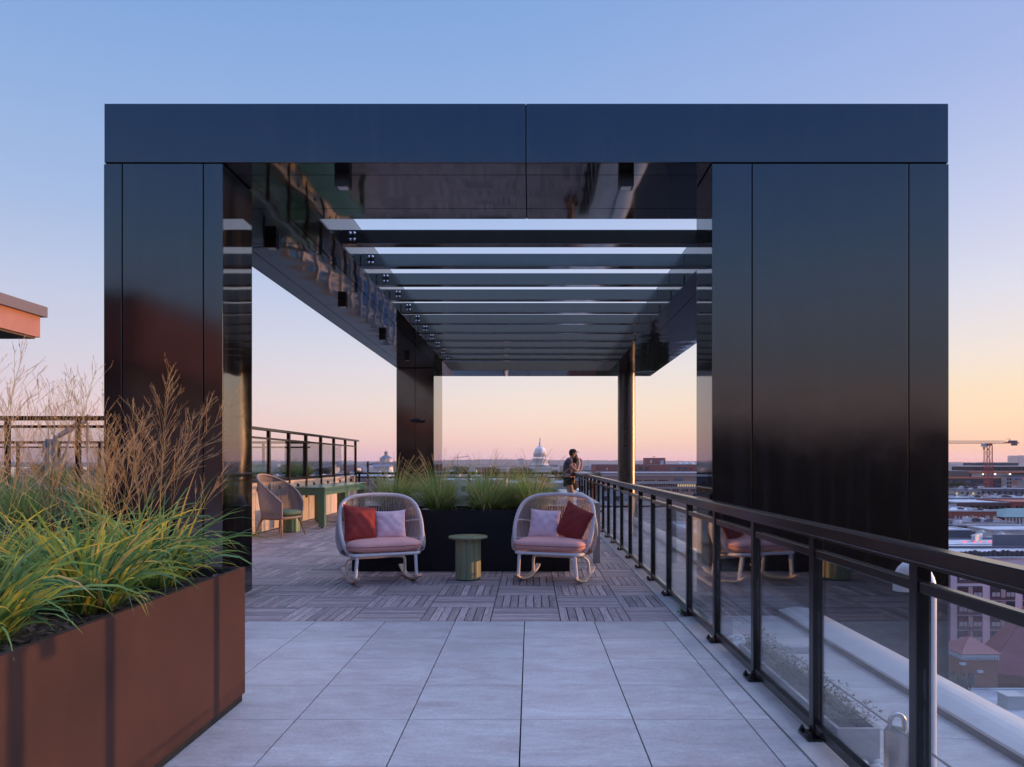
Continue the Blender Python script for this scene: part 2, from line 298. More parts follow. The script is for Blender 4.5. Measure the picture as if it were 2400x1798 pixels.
MT = dict(
 side    = mat_gloss('black_mirror_side', (.003,.003,.004), .04, 2.1, .12, 1.2, .015),
 black   = mat_gloss('black_gloss_panel', (.003,.003,.004), .11, 2.02, .22, .8, .03),
 soffit  = mat_gloss('black_gloss_soffit', (.004,.004,.005), .045, 1.9, .26, 1.0, .03),
 core    = mat('dark_core', (.004,.004,.004), .9),
 louvre  = mat_gloss('black_satin_louvre', (.006,.006,.007), .10, 2.2, .12, 1.0),
 rail    = mat('dark_bronze_metal', (.006,.004,.0045), .26, 0, 1.42, var=.2, scale=20, coat=.2),
 glass   = mat_glass('clear_glass', (.90,.93,.93), 1.25),
 steel   = mat('brushed_steel', (.55,.52,.50), .32, 1.0, var=.12, scale=8, bump=.1),
 white   = mat('white_paint', (.72,.71,.72), .38, var=.05, scale=4),
 whitetube = mat('white_powder_coat', (.82,.75,.72), .42, var=.06, scale=14),
 rope    = mat('pale_rope', (.60,.50,.46), .8, var=.2, scale=60, bump=.4, bscale=160),  # tinted warm to counter the blue skylight on the chairs
 rope2   = mat('taupe_rope', (.34,.27,.25), .8, var=.25, scale=50, bump=.4, bscale=150),
 teakpale= mat('pale_teak', (.62,.47,.38), .6, var=.25, scale=8, stretch=(1,6,6)),
 teak    = mat('warm_teak', (.30,.155,.08), .5, var=.25, scale=8, stretch=(6,6,1)),
 green   = mat('sage_green_paint', (.25,.25,.13), .40, var=.06, scale=5),
 greentable = mat('green_enamel', (.10,.19,.10), .22, ior=1.7, var=.04),
 greencush = mat('green_fabric', (.10,.16,.10), .9, var=.12, scale=30, bump=.3, bscale=250),
 pinkcush= mat('pink_canvas', (.86,.42,.36), .88, var=.07, scale=9, bump=.35, bscale=260, bdist=.002),  # pink lightened and warmed because bluish light turns it purple
 pinkpil = mat('pale_pink_linen', (.88,.60,.62), .9, var=.06, scale=8, bump=.35, bscale=240, bdist=.002),
 redpil  = mat('dark_red_linen', (.27,.030,.024), .9, var=.12, scale=10, bump=.4, bscale=220, bdist=.002),
 redmesh = mat('red_piping', (.30,.08,.08), .8),
 concrete= mat('pale_concrete', (.44,.41,.39), .75, var=.16, scale=3, bump=.3, bscale=40, detail=10),
 terrace = mat_paver('terrace_paver', (.50,.48,.46)),
 coping  = mat('pale_metal_coping', (.60,.56,.54), .36, metal=.1, var=.06, scale=2),
 flashing= mat('dark_flashing', (.10,.08,.07), .6, var=.2, scale=10),
 paver   = mat_paver('grey_porcelain_paver'),
 woodx   = mat_wood('weathered_wood_x', True),
 woody   = mat_wood('weathered_wood_y', False),
 gap     = mat('dark_gap', (.012,.012,.012), .9),
 rust    = mat('rust_brown_steel', (.046,.018,.013), .62, var=.28, scale=1.6, bump=.05, bscale=90, detail=10, spec=.22),  # base darkened to hold the planter's shade under strong sky fill
 blackpl = mat('black_planter_metal', (.004,.0045,.010), .45, ior=1.35, var=.15, scale=3),
 rim     = mat('dark_rim', (.03,.028,.03), .5),
 soil    = mat('bark_mulch', (.045,.030,.022), .95, var=.6, scale=45, bump=1., bscale=60, bdist=.02),
 mulch   = mat('mulch_chip', (.075,.05,.04), .9, island=.6),
 pebble  = mat('white_pebble', (.62,.60,.58), .7, var=.12, scale=9, island=.2),
 sofa    = mat('grey_fabric', (.42,.42,.46), .9, var=.08, scale=8, bump=.3, bscale=200),
 greymetal = mat('warm_grey_metal', (.42,.38,.35), .45, var=.05),
 boards  = mat('pale_board_cladding', (.56,.45,.38), .7, var=.16, scale=5, stretch=(6,6,1)),
 terracotta = mat('terracotta_render', (.35,.18,.15), .85, var=.12, scale=2.2, bump=.15),
 greycap = mat('grey_metal_cap', (.13,.12,.14), .55),
 darkund = mat('dark_soffit_board', (.10,.085,.10), .7),
 bronze  = mat_gloss('bronze_gloss_column', (.014,.007,.004), .30, 1.75),
 crane_w = mat('pale_blue_grey_paint', (.50,.55,.62), .4),
 bolt    = mat('bright_bolt', (.7,.7,.72), .2, 1.0),
 lamp    = mat('frosted_lamp_lens', (.7,.72,.75), .3),
 boxblack= mat('matt_black_metal', (.006,.006,.007), .35),
)
MT['blade'] = mat_leaf('switchgrass_blade', [(0,(.075,.17,.07)),(.34,(.13,.27,.08)),(.55,(.22,.36,.08)),(.74,(.45,.46,.07)),(.9,(.66,.50,.08)),(1,(.62,.36,.12))], .42)
MT['stalk'] = mat_leaf('dry_grass_stalk', [(0,(.28,.25,.08)),(.5,(.48,.36,.13)),(1,(.58,.38,.17))], .2, .6)
MT['panicle'] = mat_leaf('dry_seed_head', [(0,(.46,.33,.15)),(.5,(.62,.44,.21)),(1,(.70,.47,.29))], .35, .7)
MT['fine'] = mat_leaf('fine_grass_blade', [(0,(.10,.24,.04)),(.42,(.20,.38,.06)),(.6,(.40,.50,.12)),(.78,(.70,.60,.30)),(1,(.78,.58,.36))], .4)  # blade colours lightened for sunlight the mounds hardly receive
MT['plume'] = mat_leaf('tan_plume', [(0,(.45,.32,.18)),(1,(.66,.48,.32))], .3, .8)
MT['herb'] = mat_leaf('small_herb_leaf', [(0,(.03,.055,.015)),(.6,(.07,.10,.035)),(1,(.17,.14,.06))], .3)
MT['treeleaf'] = mat_leaf('tree_leaf', [(0,(.015,.030,.010)),(.6,(.040,.060,.018)),(1,(.085,.095,.03))], .2)
MT['bark'] = mat('bark', (.10,.07,.05), .9, var=.3, scale=12)
# ================================================================ the setting
def struct(mb, name, mats):
    o = mb.build(name, mats); o['kind'] = 'structure'; return o
ZG = -42.0                                              # city ground level
DX0, DX1, DY1 = -5.38, 1.313, 21.9                      # deck edges
PY1 = 6.409                                             # line where stone paving meets the wooden deck
SP = .6108
# roof slab under the decks
b = MB(); b.box(-16, 1.53, -7.0, 9.0, -1.2, -.045); b.box(-8, 1.53, 9.0, 22.3, -1.2, -.045); struct(b, 'roof_slab', MT['gap'])
MT['roofdarkened'] = mat('roof_darkened_for_soffit_reflection', (.035,.032,.022), .95, var=.5, scale=5)
b = MB(); b.box(-14.0, -5.46, 10.66, 20.5, -1.1, 1.0); struct(b, 'upper_roof', MT['roofdarkened'])
# stone paving
b = MB(); g = .0018
ys = [PY1 - SP*i for i in range(22)]
xs = [-.051 + SP*i for i in range(-24, 3)] + [DX1]
for i in range(len(xs)-1):
    for j in range(len(ys)-1):
        gx = .0038
        b.box(xs[i]+gx, xs[i+1]-gx, ys[j+1]+g, ys[j]-g, -.03, 0)
struct(b, 'stone_paving', MT['paver'])
# wooden deck of square tiles, boards turned 90 degrees from tile to tile
rnd = random.Random(4)
b = MB(); T = .620; nb = 8
ny = 25; nx0 = -9
for i in range(nx0, 3):
    x0 = -.353 + T*i; x1 = x0 + T
    if x1 > DX1: x1 = DX1
    if x0 < DX0 - .4: continue
    x0c = max(x0, DX0)
    for j in range(ny):
        y0 = PY1 + T*j + .004; y1 = y0 + T - .006
        if (i + j) % 2 == 0 and not (i == 2):
            pass
        along_y = (i + j) % 2 == 1
        if along_y:
            bw = T/nb
            for k in range(nb):
                a0 = x0 + bw*k + .0045; a1 = x0 + bw*(k+1) - .0045
                if a1 > x1 or a0 < x0c: 
                    if a0 >= x1 - .01 or a1 <= x0c + .01: continue
                    a0 = max(a0, x0c); a1 = min(a1, x1 - .003)
                b.box(a0, a1, y0+.004, y1-.004, -.03, .001 + rnd.uniform(-.001, .001), 1)
        else:
            bw = (y1-y0)/nb
            for k in range(nb):
                b.box(x0c+.005, x1-.005, y0+bw*k+.0035, y0+bw*(k+1)-.0035, -.03, .001 + rnd.uniform(-.001, .001), 0)
struct(b, 'wooden_deck', [MT['woodx'], MT['woody']])
# concrete kerb strip under the railing
b = MB(); rnd = random.Random(9)
y = -7.0
while y < 22.2:
    l = 2.44; b.box(DX1+.006, 1.53, y+.003, min(y+l, 22.2)-.003, -.03, .004); y += l
b.box(DX0, DX1, 21.92, 22.2, -.03, .004)
struct(b, 'kerb_strip', MT['concrete'])
# lower outer terrace: slabs, edge flashing, rounded coping
TZ = -.12
b = MB(); y = -7.0
while y < 40:
    for (xa, xb) in ((1.535, 2.0), (2.0, 2.46)):
        b.box(xa+.002, xb-.002, y+.002, y+.915, TZ-.05, TZ)
    y += .917
struct(b, 'outer_terrace', MT['terrace'])
b = MB(); b.box(1.53, 2.9, -7, 7.205, TZ-1.4, TZ-.051); b.box(1.53, 2.9, 7.91, 40, TZ-1.4, TZ-.051); struct(b, 'terrace_slab', MT['concrete'])
o = thing('parapet', (2.46, 0, TZ), 'pale rounded metal parapet coping along the outer roof edge beyond the railing', 'parapet')
for (ya, yb) in ((-7, 7.205), (7.91, 40)):
    b = MB(); b.box(2.461, 2.50, ya, yb, TZ, TZ+.062); b.build('flashing', MT['flashing'], o)
    b = MB(); prof = []
    for k in range(9):
        a = k/8; prof.append((2.452 + .44*a, TZ + .062 + .028*sin(pi*min(1, a*1.25)) - .07*max(0, a-.7)**2*10))
    prof = prof + [(2.892, TZ-1.3), (2.51, TZ-1.3), (2.51, TZ+.05), (2.452, TZ+.045)]
    n = len(prof); vs = [(x, ya, z) for x, z in prof] + [(x, yb, z) for x, z in prof]
    b.add(vs, [tuple(range(n)), tuple(reversed(range(n, 2*n)))], 0, False)
    b.add(vs, [(i, (i+1) % n, n+(i+1) % n, n+i) for i in range(n)], 0, False)
    b.fixn = True; b.build('coping', MT['coping'], o)

# ================================================================ pergola
PX0, PX1, PY0, PYE = -4.219, 4.139, 7.213, 25.18
IX, IY0, IY1 = 2.575, 8.90, 23.63
ZS, ZT = 4.364, 4.946
per = thing('pergola', (0, PY0, 0), 'large black glossy metal pergola framing the wooden deck', 'pergola')
GAPW = .006
def panels(bm_, rects, z0, z1):
    for (x0, x1, y0, y1) in rects: bm_.box(x0+GAPW, x1-GAPW, y0+GAPW, y1-GAPW, z0, z1)
b = MB()                                               # dark core of the roof ring
b.box(PX0+.02, PX1-.02, PY0+.02, IY0-.02, ZS+.02, ZT-.02); b.box(PX0+.02, PX1-.02, IY1+.02, PYE-.02, ZS+.02, ZT-.02)
b.box(PX0+.02, -IX-.02, IY0-.02, IY1+.02, ZS+.02, ZT-.02); b.box(IX+.02, PX1-.02, IY0-.02, IY1+.02, ZS+.02, ZT-.02)
b.build('roof_core', MT['core'], per)
for (xa, xb) in ((PX0, -.044), (-.044, PX1)):
    b = MB(); b.bbox(xa+.004, xb-.004, PY0, PY0+.017, ZS, ZT, .004); b.build('front_fascia_panel', MT['black'], per)
b = MB(); b.box(PX0, PX0+.017, PY0+.02, PYE-.02, ZS, ZT); b.box(PX1-.017, PX1, PY0+.02, PYE-.02, ZS, ZT); b.box(PX0, PX1, PYE-.017, PYE, ZS, ZT); b.build('outer_fascia', MT['black'], per)
b = MB(); b.box(-IX, IX, IY0-.017, IY0, ZS+.012, ZT); b.box(-IX, IX, IY1, IY1+.017, ZS+.012, ZT)
b.box(-IX-.017, -IX, IY0-.017, IY1+.017, ZS+.012, ZT-.002); b.box(IX, IX+.017, IY0-.017, IY1+.017, ZS+.012, ZT-.002); b.build('inner_fascia', MT['black'], per)
b = MB(); b.box(PX0, PX1, PY0+.018, IY0-.018, ZT-.018, ZT-.002); b.box(PX0, PX1, IY1+.018, PYE-.018, ZT-.018, ZT-.002); b.box(PX0+.02, -IX-.018, IY0, IY1, ZT-.018, ZT-.002); b.box(IX+.018, PX1-.02, IY0, IY1, ZT-.018, ZT-.002); b.build('roof_cap', MT['black'], per)
def soff(rects):
    b = MB(); panels(b, rects, ZS, ZS+.011); b.build('soffit_panel', MT['soffit'], per)
for (ya, yb) in ((PY0+.018, 7.53), (7.53, 8.53), (8.53, IY0)):
    soff([(PX0+.02, -.044, ya, yb), (-.044, PX1-.02, ya, yb)])
for s_ in (-1, 1):
    for (xa, xb) in ((4.20, 3.90), (3.90, 2.916), (2.916, IX)):
        x0, x1 = sorted((s_*xa, s_*xb)); x0 = max(x0, PX0+.02); x1 = min(x1, PX1-.02)
        soff([(x0, x1, ya, yb) for (ya, yb) in ((IY0, 13.75), (13.75, 18.4), (18.4, IY1))])
for (ya, yb) in ((IY1, 24.0), (24.0, 24.9), (24.9, PYE-.018)):
    soff([(PX0+.02, -.044, ya, yb), (-.044, PX1-.02, ya, yb)])
def pier(x0, x1, y0, y1, z0, seams, name='pier'):
    p = MB(); p.box(x0+.018, x1-.018, y0+.018, y1-.018, z0, ZS+.01); p = p.build(name, MT['core'], per)
    xs_ = [x0] + seams + [x1]
    for a, c in zip(xs_[:-1], xs_[1:]):
        q = MB(); q.bbox(a+(.006 if a != x0 else 0), c-(.006 if c != x1 else 0), y0, y0+.016, z0, ZS-.016, .003); q.build('cladding_panel', MT['black'], p)
    q = MB(); q.box(x0, x0+.016, y0+.018, y1-.018, z0, ZS-.016); q.build('cladding_panel', MT['side'], p)
    q = MB(); q.box(x1-.016, x1, y0+.018, y1-.018, z0, ZS-.016); q.build('cladding_panel', MT['side'], p)
    q = MB(); q.box(x0, x1, y1-.016, y1, z0, ZS-.016); q.build('cladding_panel', MT['black'], p)
    return p
pier(PX0, -3.043, PY0, PY0+.76, .003, [-4.037, -3.235])
pier(1.799, PX1, PY0, PY0+.68, -5.0, [2.194, 3.744])
pier(PX0, -3.043, 22.98, PYE, -1.0, [-3.63])
b = MB(); CX, CY = 3.19, 24.2
b.cyl(CX, CY, -5, 2.325, .287, 48); b.cyl(CX, CY, 2.34, ZS-.012, .287, 48); b.cyl(CX, CY, 2.325, 2.34, .279, 48)
b.cyl(CX, CY, ZS-.012, ZS+.02, .28, 24)
b.build('round_column', MT['bronze'], per)
# little wall lamp ring on the far pier
b = MB()
b.lathe(-3.55, 22.80, [(.0,2.66),(.20,2.66),(.22,2.69),(.22,2.73),(.20,2.75),(0,2.75)], 20)
b.box(-3.62, -3.48, 22.82, 22.98, 2.67, 2.74)
b.build('round_fitting', MT['boxblack'], per)
# louvres with bolted end plates
for k in range(11):
    y = 9.92 + 1.141*k
    lv = MB(); lv.bbox(-IX+.004, IX-.004, y, y+.17, ZS+.004, 4.562, .006); lv = lv.build('louvre', MT['louvre'], per)
    pl = MB(); pl.box(-2.47, -2.37, y-.012, y-.001, ZS+.035, 4.535); pl = pl.build('bracket_plate', MT['boxblack'], lv)
    for bx in (-2.448, -2.392):
        for bz in (4.425, 4.510):
            bt = MB(); prof = [(.021*cos(a), .016*sin(a)) for a in (0, pi/8, pi/4, 3*pi/8, pi/2-.01)]
            vs = []; n = 10
            for (r, h_) in prof:
                for j in range(n): vs.append((bx + r*cos(2*pi*j/n), y-.012-h_, bz + r*sin(2*pi*j/n)))
            bt.add(vs, [(i*n+j, i*n+(j+1)%n, (i+1)*n+(j+1)%n, (i+1)*n+j) for i in range(4) for j in range(n)], 0, True)
            bt.build('bolt', MT['bolt'], lv)
    sm_ = MB(); sm_.box(2.33, 2.336, y-.003, y-.0005, ZS+.02, 4.55); sm_.build('end_seam', MT['core'], lv)
# box downlights under the soffit
def downlight(x, y, label, front=True):
    t_ = thing('downlight', (x, y, ZS), label, 'downlight', 'box downlights under the pergola')
    w_, d_, h_ = (.075, .065, .14)
    b = MB(); b.bbox(-w_, w_, -d_, d_, -h_, -.002, .004); b.build('housing', MT['boxblack'], t_, world=False)
    b = MB(); b.box(-.05, .05, -.045, .045, -h_-.003, -h_+.001); b.build('lens', MT['lamp'], t_, world=False)
    return t_
downlight(-1.93, 7.52+.0, 'black box downlight under the front beam of the pergola, on its left half')
downlight(.985, 7.52+.0, 'black box downlight under the front beam of the pergola, on its right half')
for y, s_ in ((9.65, 'nearest the front beam'), (13.3, 'second from the front beam'), (16.9, 'third from the front beam'), (20.3, 'farthest back, against the far pier')):
    downlight(-3.42, y, 'black box downlight under the left pergola beam, ' + s_)

# ================================================================ right hand railing
RX0, RX1 = 1.41, 1.482
rail = thing('glass_railing', (1.453, 0, 0), 'dark bronze railing with clear glass panels running along the right edge of the deck', 'railing')
RY0, RY1 = -6.3, 21.9
b = MB(); b.bbox(RX0, RX1, RY0, RY1+.04, 1.03, 1.09, .006); b.box(RX0+.008, RX1-.008, RY0, RY1, 1.018, 1.03); b.build('top_rail', MT['rail'], rail)
posts = [3.676 + .985*k for k in range(-10, 19)]
for y in posts:
    b = MB(); b.bbox(1.425, 1.481, y, y+.056, .006, 1.02, .003); p_ = b.build('post', MT['rail'], rail)
    b = MB(); b.bbox(1.383, 1.52, y-.042, y+.098, .006, .020, .004)
    for (ox, oy) in ((1.40, y-.026), (1.40, y+.082), (1.505, y-.026), (1.505, y+.082)):
        b.cyl(ox, oy, .019, .030, .015, 6); b.lathe(ox, oy, [(.010,.030),(.0085,.040),(.005,.046),(.0,.048)], 8)
    b.build('base_plate', MT['rail'], p_)
for y0, y1 in zip(posts[:-1], posts[1:]):
    a, c = y0+.057, y1-.001
    b = MB(); b.bbox(1.432, 1.472, a, c, .918, .960, .004); b.build('mid_rail', MT['rail'], rail)
    b = MB(); b.bbox(1.432, 1.472, a, c, .030, .085, .004); b.build('bottom_rail', MT['rail'], rail)
    b = MB(); b.box(1.449, 1.457, a+.002, c-.002, .086, .917); b.build('glass_panel', MT['glass'], rail)
b = MB(); b.box(1.22, 1.60, 18.4, 21.9, 1.091, 1.115); b.build('wide_ledge', MT['greymetal'], rail)

# railing across the far end of the deck
fr = thing('glass_railing', (-2, 22.05, 0), 'dark railing with clear glass panels across the far end of the deck', 'railing')
b = MB(); b.box(-5.3, 1.40, 22.02, 22.09, 1.03, 1.09); b.build('top_rail', MT['rail'], fr)
b = MB(); b.box(-5.3, 1.40, 22.03, 22.07, .918, .960); b.build('mid_rail', MT['rail'], fr)
b = MB(); b.box(-5.3, 1.40, 22.03, 22.07, .03, .085); b.build('bottom_rail', MT['rail'], fr)
x = -5.2
while x < 1.4:
    b = MB(); b.box(x, x+.056, 22.025, 22.085, .004, 1.03); b.build('post', MT['rail'], fr)
    b = MB(); b.box(x+.06, min(x+1.1, 1.39), 22.046, 22.054, .09, .915); b.build('glass_panel', MT['glass'], fr)
    x += 1.105
b = MB(); b.box(-4.93, -4.88, 22.0, 22.03, .9, 1.42); b.build('tall_stub', MT['rail'], fr)

# left windscreen: pale board wall with a tall glass screen on it
ws = thing('glass_windscreen', (-5.38, 10.7, 0), 'tall bronze framed glass windscreen standing on the pale board wall left of the deck', 'windscreen')
WX = -5.40
b = MB(); b.bbox(WX-.04, WX+.06, 10.7, 22.75, 2.035, 2.09, .006); b.build('top_rail', MT['rail'], ws)
wp = [14.97 + 1.24*k for k in range(-3, 7)]
for y in wp:
    b = MB(); b.bbox(WX-.02, WX+.05, y, y+.07, .55, 2.035, .003); b.build('post', MT['rail'], ws)
for y0, y1 in zip(wp[:-1], wp[1:]):
    b = MB(); b.box(WX, WX+.04, y0+.071, y1-.001, 1.86, 1.90); b.build('mid_rail', MT['rail'], ws)
    b = MB(); b.box(WX, WX+.04, y0+.071, y1-.001, 1.02, 1.06); b.build('bottom_rail', MT['rail'], ws)
    b = MB(); b.box(WX+.016, WX+.024, y0+.072, y1-.002, 1.062, 1.858); b.build('glass_panel', MT['glass'], ws)
wl = thing('board_wall', (-5.45, 7.0, 0), 'pale vertical board wall below the windscreen at the left side of the deck', 'wall')
b = MB(); y = 10.66; rnd = random.Random(3)
while y < 22.6:
    b.box(-5.46, -5.385+rnd.uniform(-.002,.002), y+.003, y+.137, .0, .96); y += .14
b.build('boards', MT['boards'], wl)
b = MB(); b.box(-5.48, -5.37, 10.66, 22.65, .961, .985); b.build('wall_cap', MT['boards'], wl)
for i, y in enumerate([11.9 + 1.24*k for k in range(0, 9)]):
    t_ = thing('wall_light', (-5.384, y, .86), ['small dark wall light on the pale board wall, number one from the near end, hidden behind the pier'][0] if i < 2 else 'small dark wall light on the pale board wall below the windscreen', 'wall light', 'small lights on the board wall')
    if i < 2: 
        bpy.data.objects.remove(t_); continue
    b = MB(); b.cyl(.02, 0, -.03, .03, .03, 12); b.build('lamp_body', MT['boxblack'], t_, world=False)
    b = MB(); b.box(-.001, .01, -.045, .045, -.045, .045); b.build('back_plate', MT['boxblack'], t_, world=False)
b = MB(); b.box(-5.44, -5.40, 22.66, 22.74, 0, 1.0); b.build('end_post', MT['rail'], ws)

# railings on the upper roof at far left
def upper_rail(name, label, X0, X1, Y, ztop, pitch, xstart, z0):
    r_ = thing(name, (X1, Y, z0), label, 'railing')
    b = MB(); b.bbox(X0, X1, Y-.01, Y+.07, ztop-.065, ztop, .006); b.build('top_rail', MT['rail'], r_)
    b = MB(); b.box(X0, X1, Y+.01, Y+.05, ztop-.175, ztop-.135); b.build('mid_rail', MT['rail'], r_)
    x = xstart; xs_ = []
    while x < X1: xs_.append(x); x += pitch
    for x in xs_:
        b = MB(); b.box(x, x+.056, Y, Y+.06, z0, ztop-.065); b.build('post', MT['rail'], r_)
    for x0, x1 in zip(xs_[:-1], xs_[1:]):
        b = MB(); b.box(x0+.058, x1-.002, Y+.026, Y+.034, z0+.09, ztop-.176); b.build('glass_panel', MT['glass'], r_)
upper_rail('roof_railing', 'dark bronze railing on the upper roof at far left, just behind the tall grasses', -14.0, -5.45, 10.7, 2.076, 1.04, -7.72-6.24, 1.0)
upper_rail('roof_railing', 'dark bronze railing farther off on the upper roof, behind the pale hoist arm', -14.0, -5.6, 18.5, 1.93, 1.04, -13.05, 1.0)
# ================================================================ furniture
def rim_curve(n, pts):                                   # smooth curve through points (Catmull-Rom)
    pts = [Vector(p) for p in pts]; out_ = []
    ext = [pts[0]*2-pts[1]] + pts + [pts[-1]*2-pts[-2]]
    m = len(pts)-1
    for i in range(n+1):
        s = min(i/n*m, m-1e-6); k = int(s); u = s-k
        a, b_, c, d = ext[k], ext[k+1], ext[k+2], ext[k+3]
        out_.append(.5*((2*b_) + (c-a)*u + (2*a-5*b_+4*c-d)*u*u + (3*b_-a-3*c+d)*u**3))
    return out_

def cushion_mesh(mb, w, d, t, zc=0, n=4.0, yoff=0, mi=0, round_=.5, N1=56, M1=13, lump=.0):   # flat rounded pad
    vs = []; 
    for i in range(M1+1):
        ph = -pi/2 + pi*i/M1
        cz, sz = abs(cos(ph))**round_, (abs(sin(ph))**.75)*(1 if sin(ph) >= 0 else -1)
        for j in range(N1):
            th = 2*pi*j/N1
            cx = (abs(cos(th))**(2/n))*(1 if cos(th) >= 0 else -1); cy = (abs(sin(th))**(2/n))*(1 if sin(th) >= 0 else -1)
            x, y_ = w/2*cx*cz, d/2*cy*cz
            z = t/2*sz*(1 + lump*sin(5*x/w*pi)*cos(4*y_))
            vs.append((x, y_+yoff, z+zc))
    fs = [(i*N1+j, i*N1+(j+1) % N1, (i+1)*N1+(j+1) % N1, (i+1)*N1+j) for i in range(M1) for j in range(N1)]
    mb.add(vs, fs, mi, True)
def pillow_mesh(mb, w, h, t, seed=0):
    r_ = random.Random(seed); K = 22; ph = [r_.uniform(0, 6) for _ in range(6)]
    for sgn in (1, -1):
        vs = []
        for i in range(K+1):
            for j in range(K+1):
                u, v = -1+2*i/K, -1+2*j/K
                x = w/2*u*(1-.075*(1-v*v)); z = h/2*v*(1-.075*(1-u*u))
                e = max(0, (1-abs(u)**2.6)*(1-abs(v)**2.6))
                y = sgn*t/2*e**.55*(1 + .05*sin(4*u+ph[0]+3*v) )
                y += .006*sin(9*u+ph[1])*sin(7*v+ph[2])*e**.5*1.2 + .012*e**.4*sin(14*(u*.4+v)+ph[3])*max(0, abs(u)-.35)
                x += .05*w*(-.25)*(v*v)*0; vs.append((x, y, z))
        fs = [(i*(K+1)+j, (i+1)*(K+1)+j, (i+1)*(K+1)+j+1, i*(K+1)+j+1) for i in range(K) for j in range(K)]
        if sgn > 0: fs = [tuple(reversed(f)) for f in fs]
        mb.add(vs, fs, 0, True)

def rocking_chair(label, loc, rz):
    t = thing('rocking_chair', loc, label, 'rocking chair', 'rocking chairs facing the side table', rz)
    bw = dict(world=False)
    half = [(.36,-.12,.318),(.425,-.135,.385),(.468,-.115,.50),(.482,-.055,.65),(.468,.03,.80),(.418,.115,.915),(.31,.185,.978),(.16,.222,.998)]
    rim = rim_curve(72, [(-x,y,z) for x,y,z in half] + [(0,.232,1.003)] + half[::-1])
    b = MB(); b.tube(rim, .024, 10); b.build('shell_rim', MT['whiterope'], t, **bw)
    base = rim_curve(60, [(-.36,-.13,.312),(-.385,-.04,.31),(-.37,.08,.30),(-.27,.22,.295),(0,.28,.29),(.27,.22,.295),(.37,.08,.30),(.385,-.04,.31),(.36,-.13,.312)])
    n = 124; b = MB()
    R2 = rim_curve(400, rim); B2 = rim_curve(400, base)
    for k in range(2, n-1):
        s = k/n
        # strands stay upright: match rim and base by their bearing round the seat
        a, c = R2[int(round((.07+.86*s)*400))], B2[int(round((.03+.94*s)*400))]
        pts = []
        for q in range(8):
            u = q/7; p = a.lerp(c, u); bul = .085*sin(pi*min(1, u*1.0))**.9
            nrm = Vector((p.x*1.1, p.y+.12, 0)); nrm = nrm.normalized() if nrm.length > 0 else nrm
            p = p + nrm*bul; p.z -= .01*sin(pi*u); pts.append(p)
        b.tube(pts, .0043, 4, smooth=True, cap=False)
    b.build('woven_rope_back', MT['rope'], t, **bw)
    for nm, hz, pts in (('back_hoop', 0, [(-.468,-.02,.70),(-.44,.14,.69),(-.30,.315,.655),(0,.385,.64),(.30,.315,.655),(.44,.14,.69),(.468,-.02,.70)]),
                    ('back_hoop', 0, [(-.455,-.14,.50),(-.44,.10,.47),(-.28,.31,.45),(0,.37,.44),(.28,.31,.45),(.44,.10,.47),(.455,-.14,.50)])):
        b = MB(); b.tube(rim_curve(30, pts), .0085, 8); b.build(nm, MT['whitetube'], t, **bw)
    # frame
    b = MB(); seat = rim_curve(40, [(-.36,.16,.31),(-.39,0,.325),(-.395,-.2,.34),(-.375,-.285,.343),(-.30,-.315,.345),(0,-.32,.345),(.30,-.315,.345),(.375,-.285,.343),(.395,-.2,.34),(.39,0,.325),(.36,.16,.31)])
    b.tube(seat, .019, 10); b.build('seat_frame', MT['whitetube'], t, **bw)
    b = MB(); b.tube(rim_curve(16, base[8:53:4]), .012, 8)
    for k in range(9):
        x = -.32+.08*k; b.tube([(x,-.305,.325),(x,.20-.9*x*x,.285)], .006, 4)
    b.build('seat_support', MT['rope'], t, **bw)
    for sx in (-1, 1):
        b = MB(); b.tube([(sx*.335,-.30,.335),(sx*.355,-.285,.07)], .0195, 10); b.build('leg', MT['whitetube'], t, **bw)
        rk = MB(); Nn = 22
        for lay in range(2):
            vs = []
            for i in range(Nn+1):
                y = -.40 + .82*i/Nn; z = .95 - sqrt(.95**2 - (y-.0)**2) + .0015 + lay*.0125
                z0, z1 = z, z+.0105
                if lay == 1 and (i < 1): pass
                for x in (sx*.355-.029, sx*.355+.029): vs += [(x, y, z0), (x, y, z1)]
            fs = []
            for i in range(Nn):
                o_ = i*4; q = o_+4
                fs += [(o_, o_+2, q+2, q), (o_+1, q+1, q+3, o_+3), (o_, q, q+1, o_+1), (o_+2, o_+3, q+3, q+2)]
            fs += [(0,1,3,2), (Nn*4, Nn*4+2, Nn*4+3, Nn*4+1)]
            rk.add(vs, fs)
        rk.fixn = True; rk.build('rocker', MT['teakpale'], t, **bw)
    b = MB(); u_ = rim_curve(40, [(-.355,.235,.05),(-.352,.225,.17),(-.33,.19,.235),(-.26,.15,.26),(0,.14,.262),(.26,.15,.26),(.33,.19,.235),(.352,.225,.17),(.355,.235,.05)])
    b.tube(u_, .0175, 10); b.build('rear_leg_hoop', MT['whitetube'], t, **bw)
    b = MB(); cushion_mesh(b, .86, .60, .145, .436, 4.6, -.065, round_=.42); c_ = b.build('seat_cushion', MT['pinkcush'], t, **bw)
    b = MB(); nn = 72; pts = []
    for j in range(nn):
        th = 2*pi*j/nn; pts.append((.432*(abs(cos(th))**(2/4.6))*(1 if cos(th)>=0 else -1), -.065+.303*(abs(sin(th))**(2/4.6))*(1 if sin(th)>=0 else -1), .436))
    b.tube(pts, .0035, 5, closed=True); b.build('piping', MT['redmesh'], c_, **bw)
    return t
MT['whiterope'] = mat('pale_wrapped_rim', (.72,.61,.58), .7, var=.12, scale=50, stretch=(1,1,1), bump=.5, bscale=110)
ch1 = rocking_chair('white rope rocking chair with pink seat left of the round green table', (-1.765, 8.60, .003), radians(25))
ch2 = rocking_chair('white rope rocking chair with pink seat right of the round green table', (.29, 8.66, .003), radians(-20))
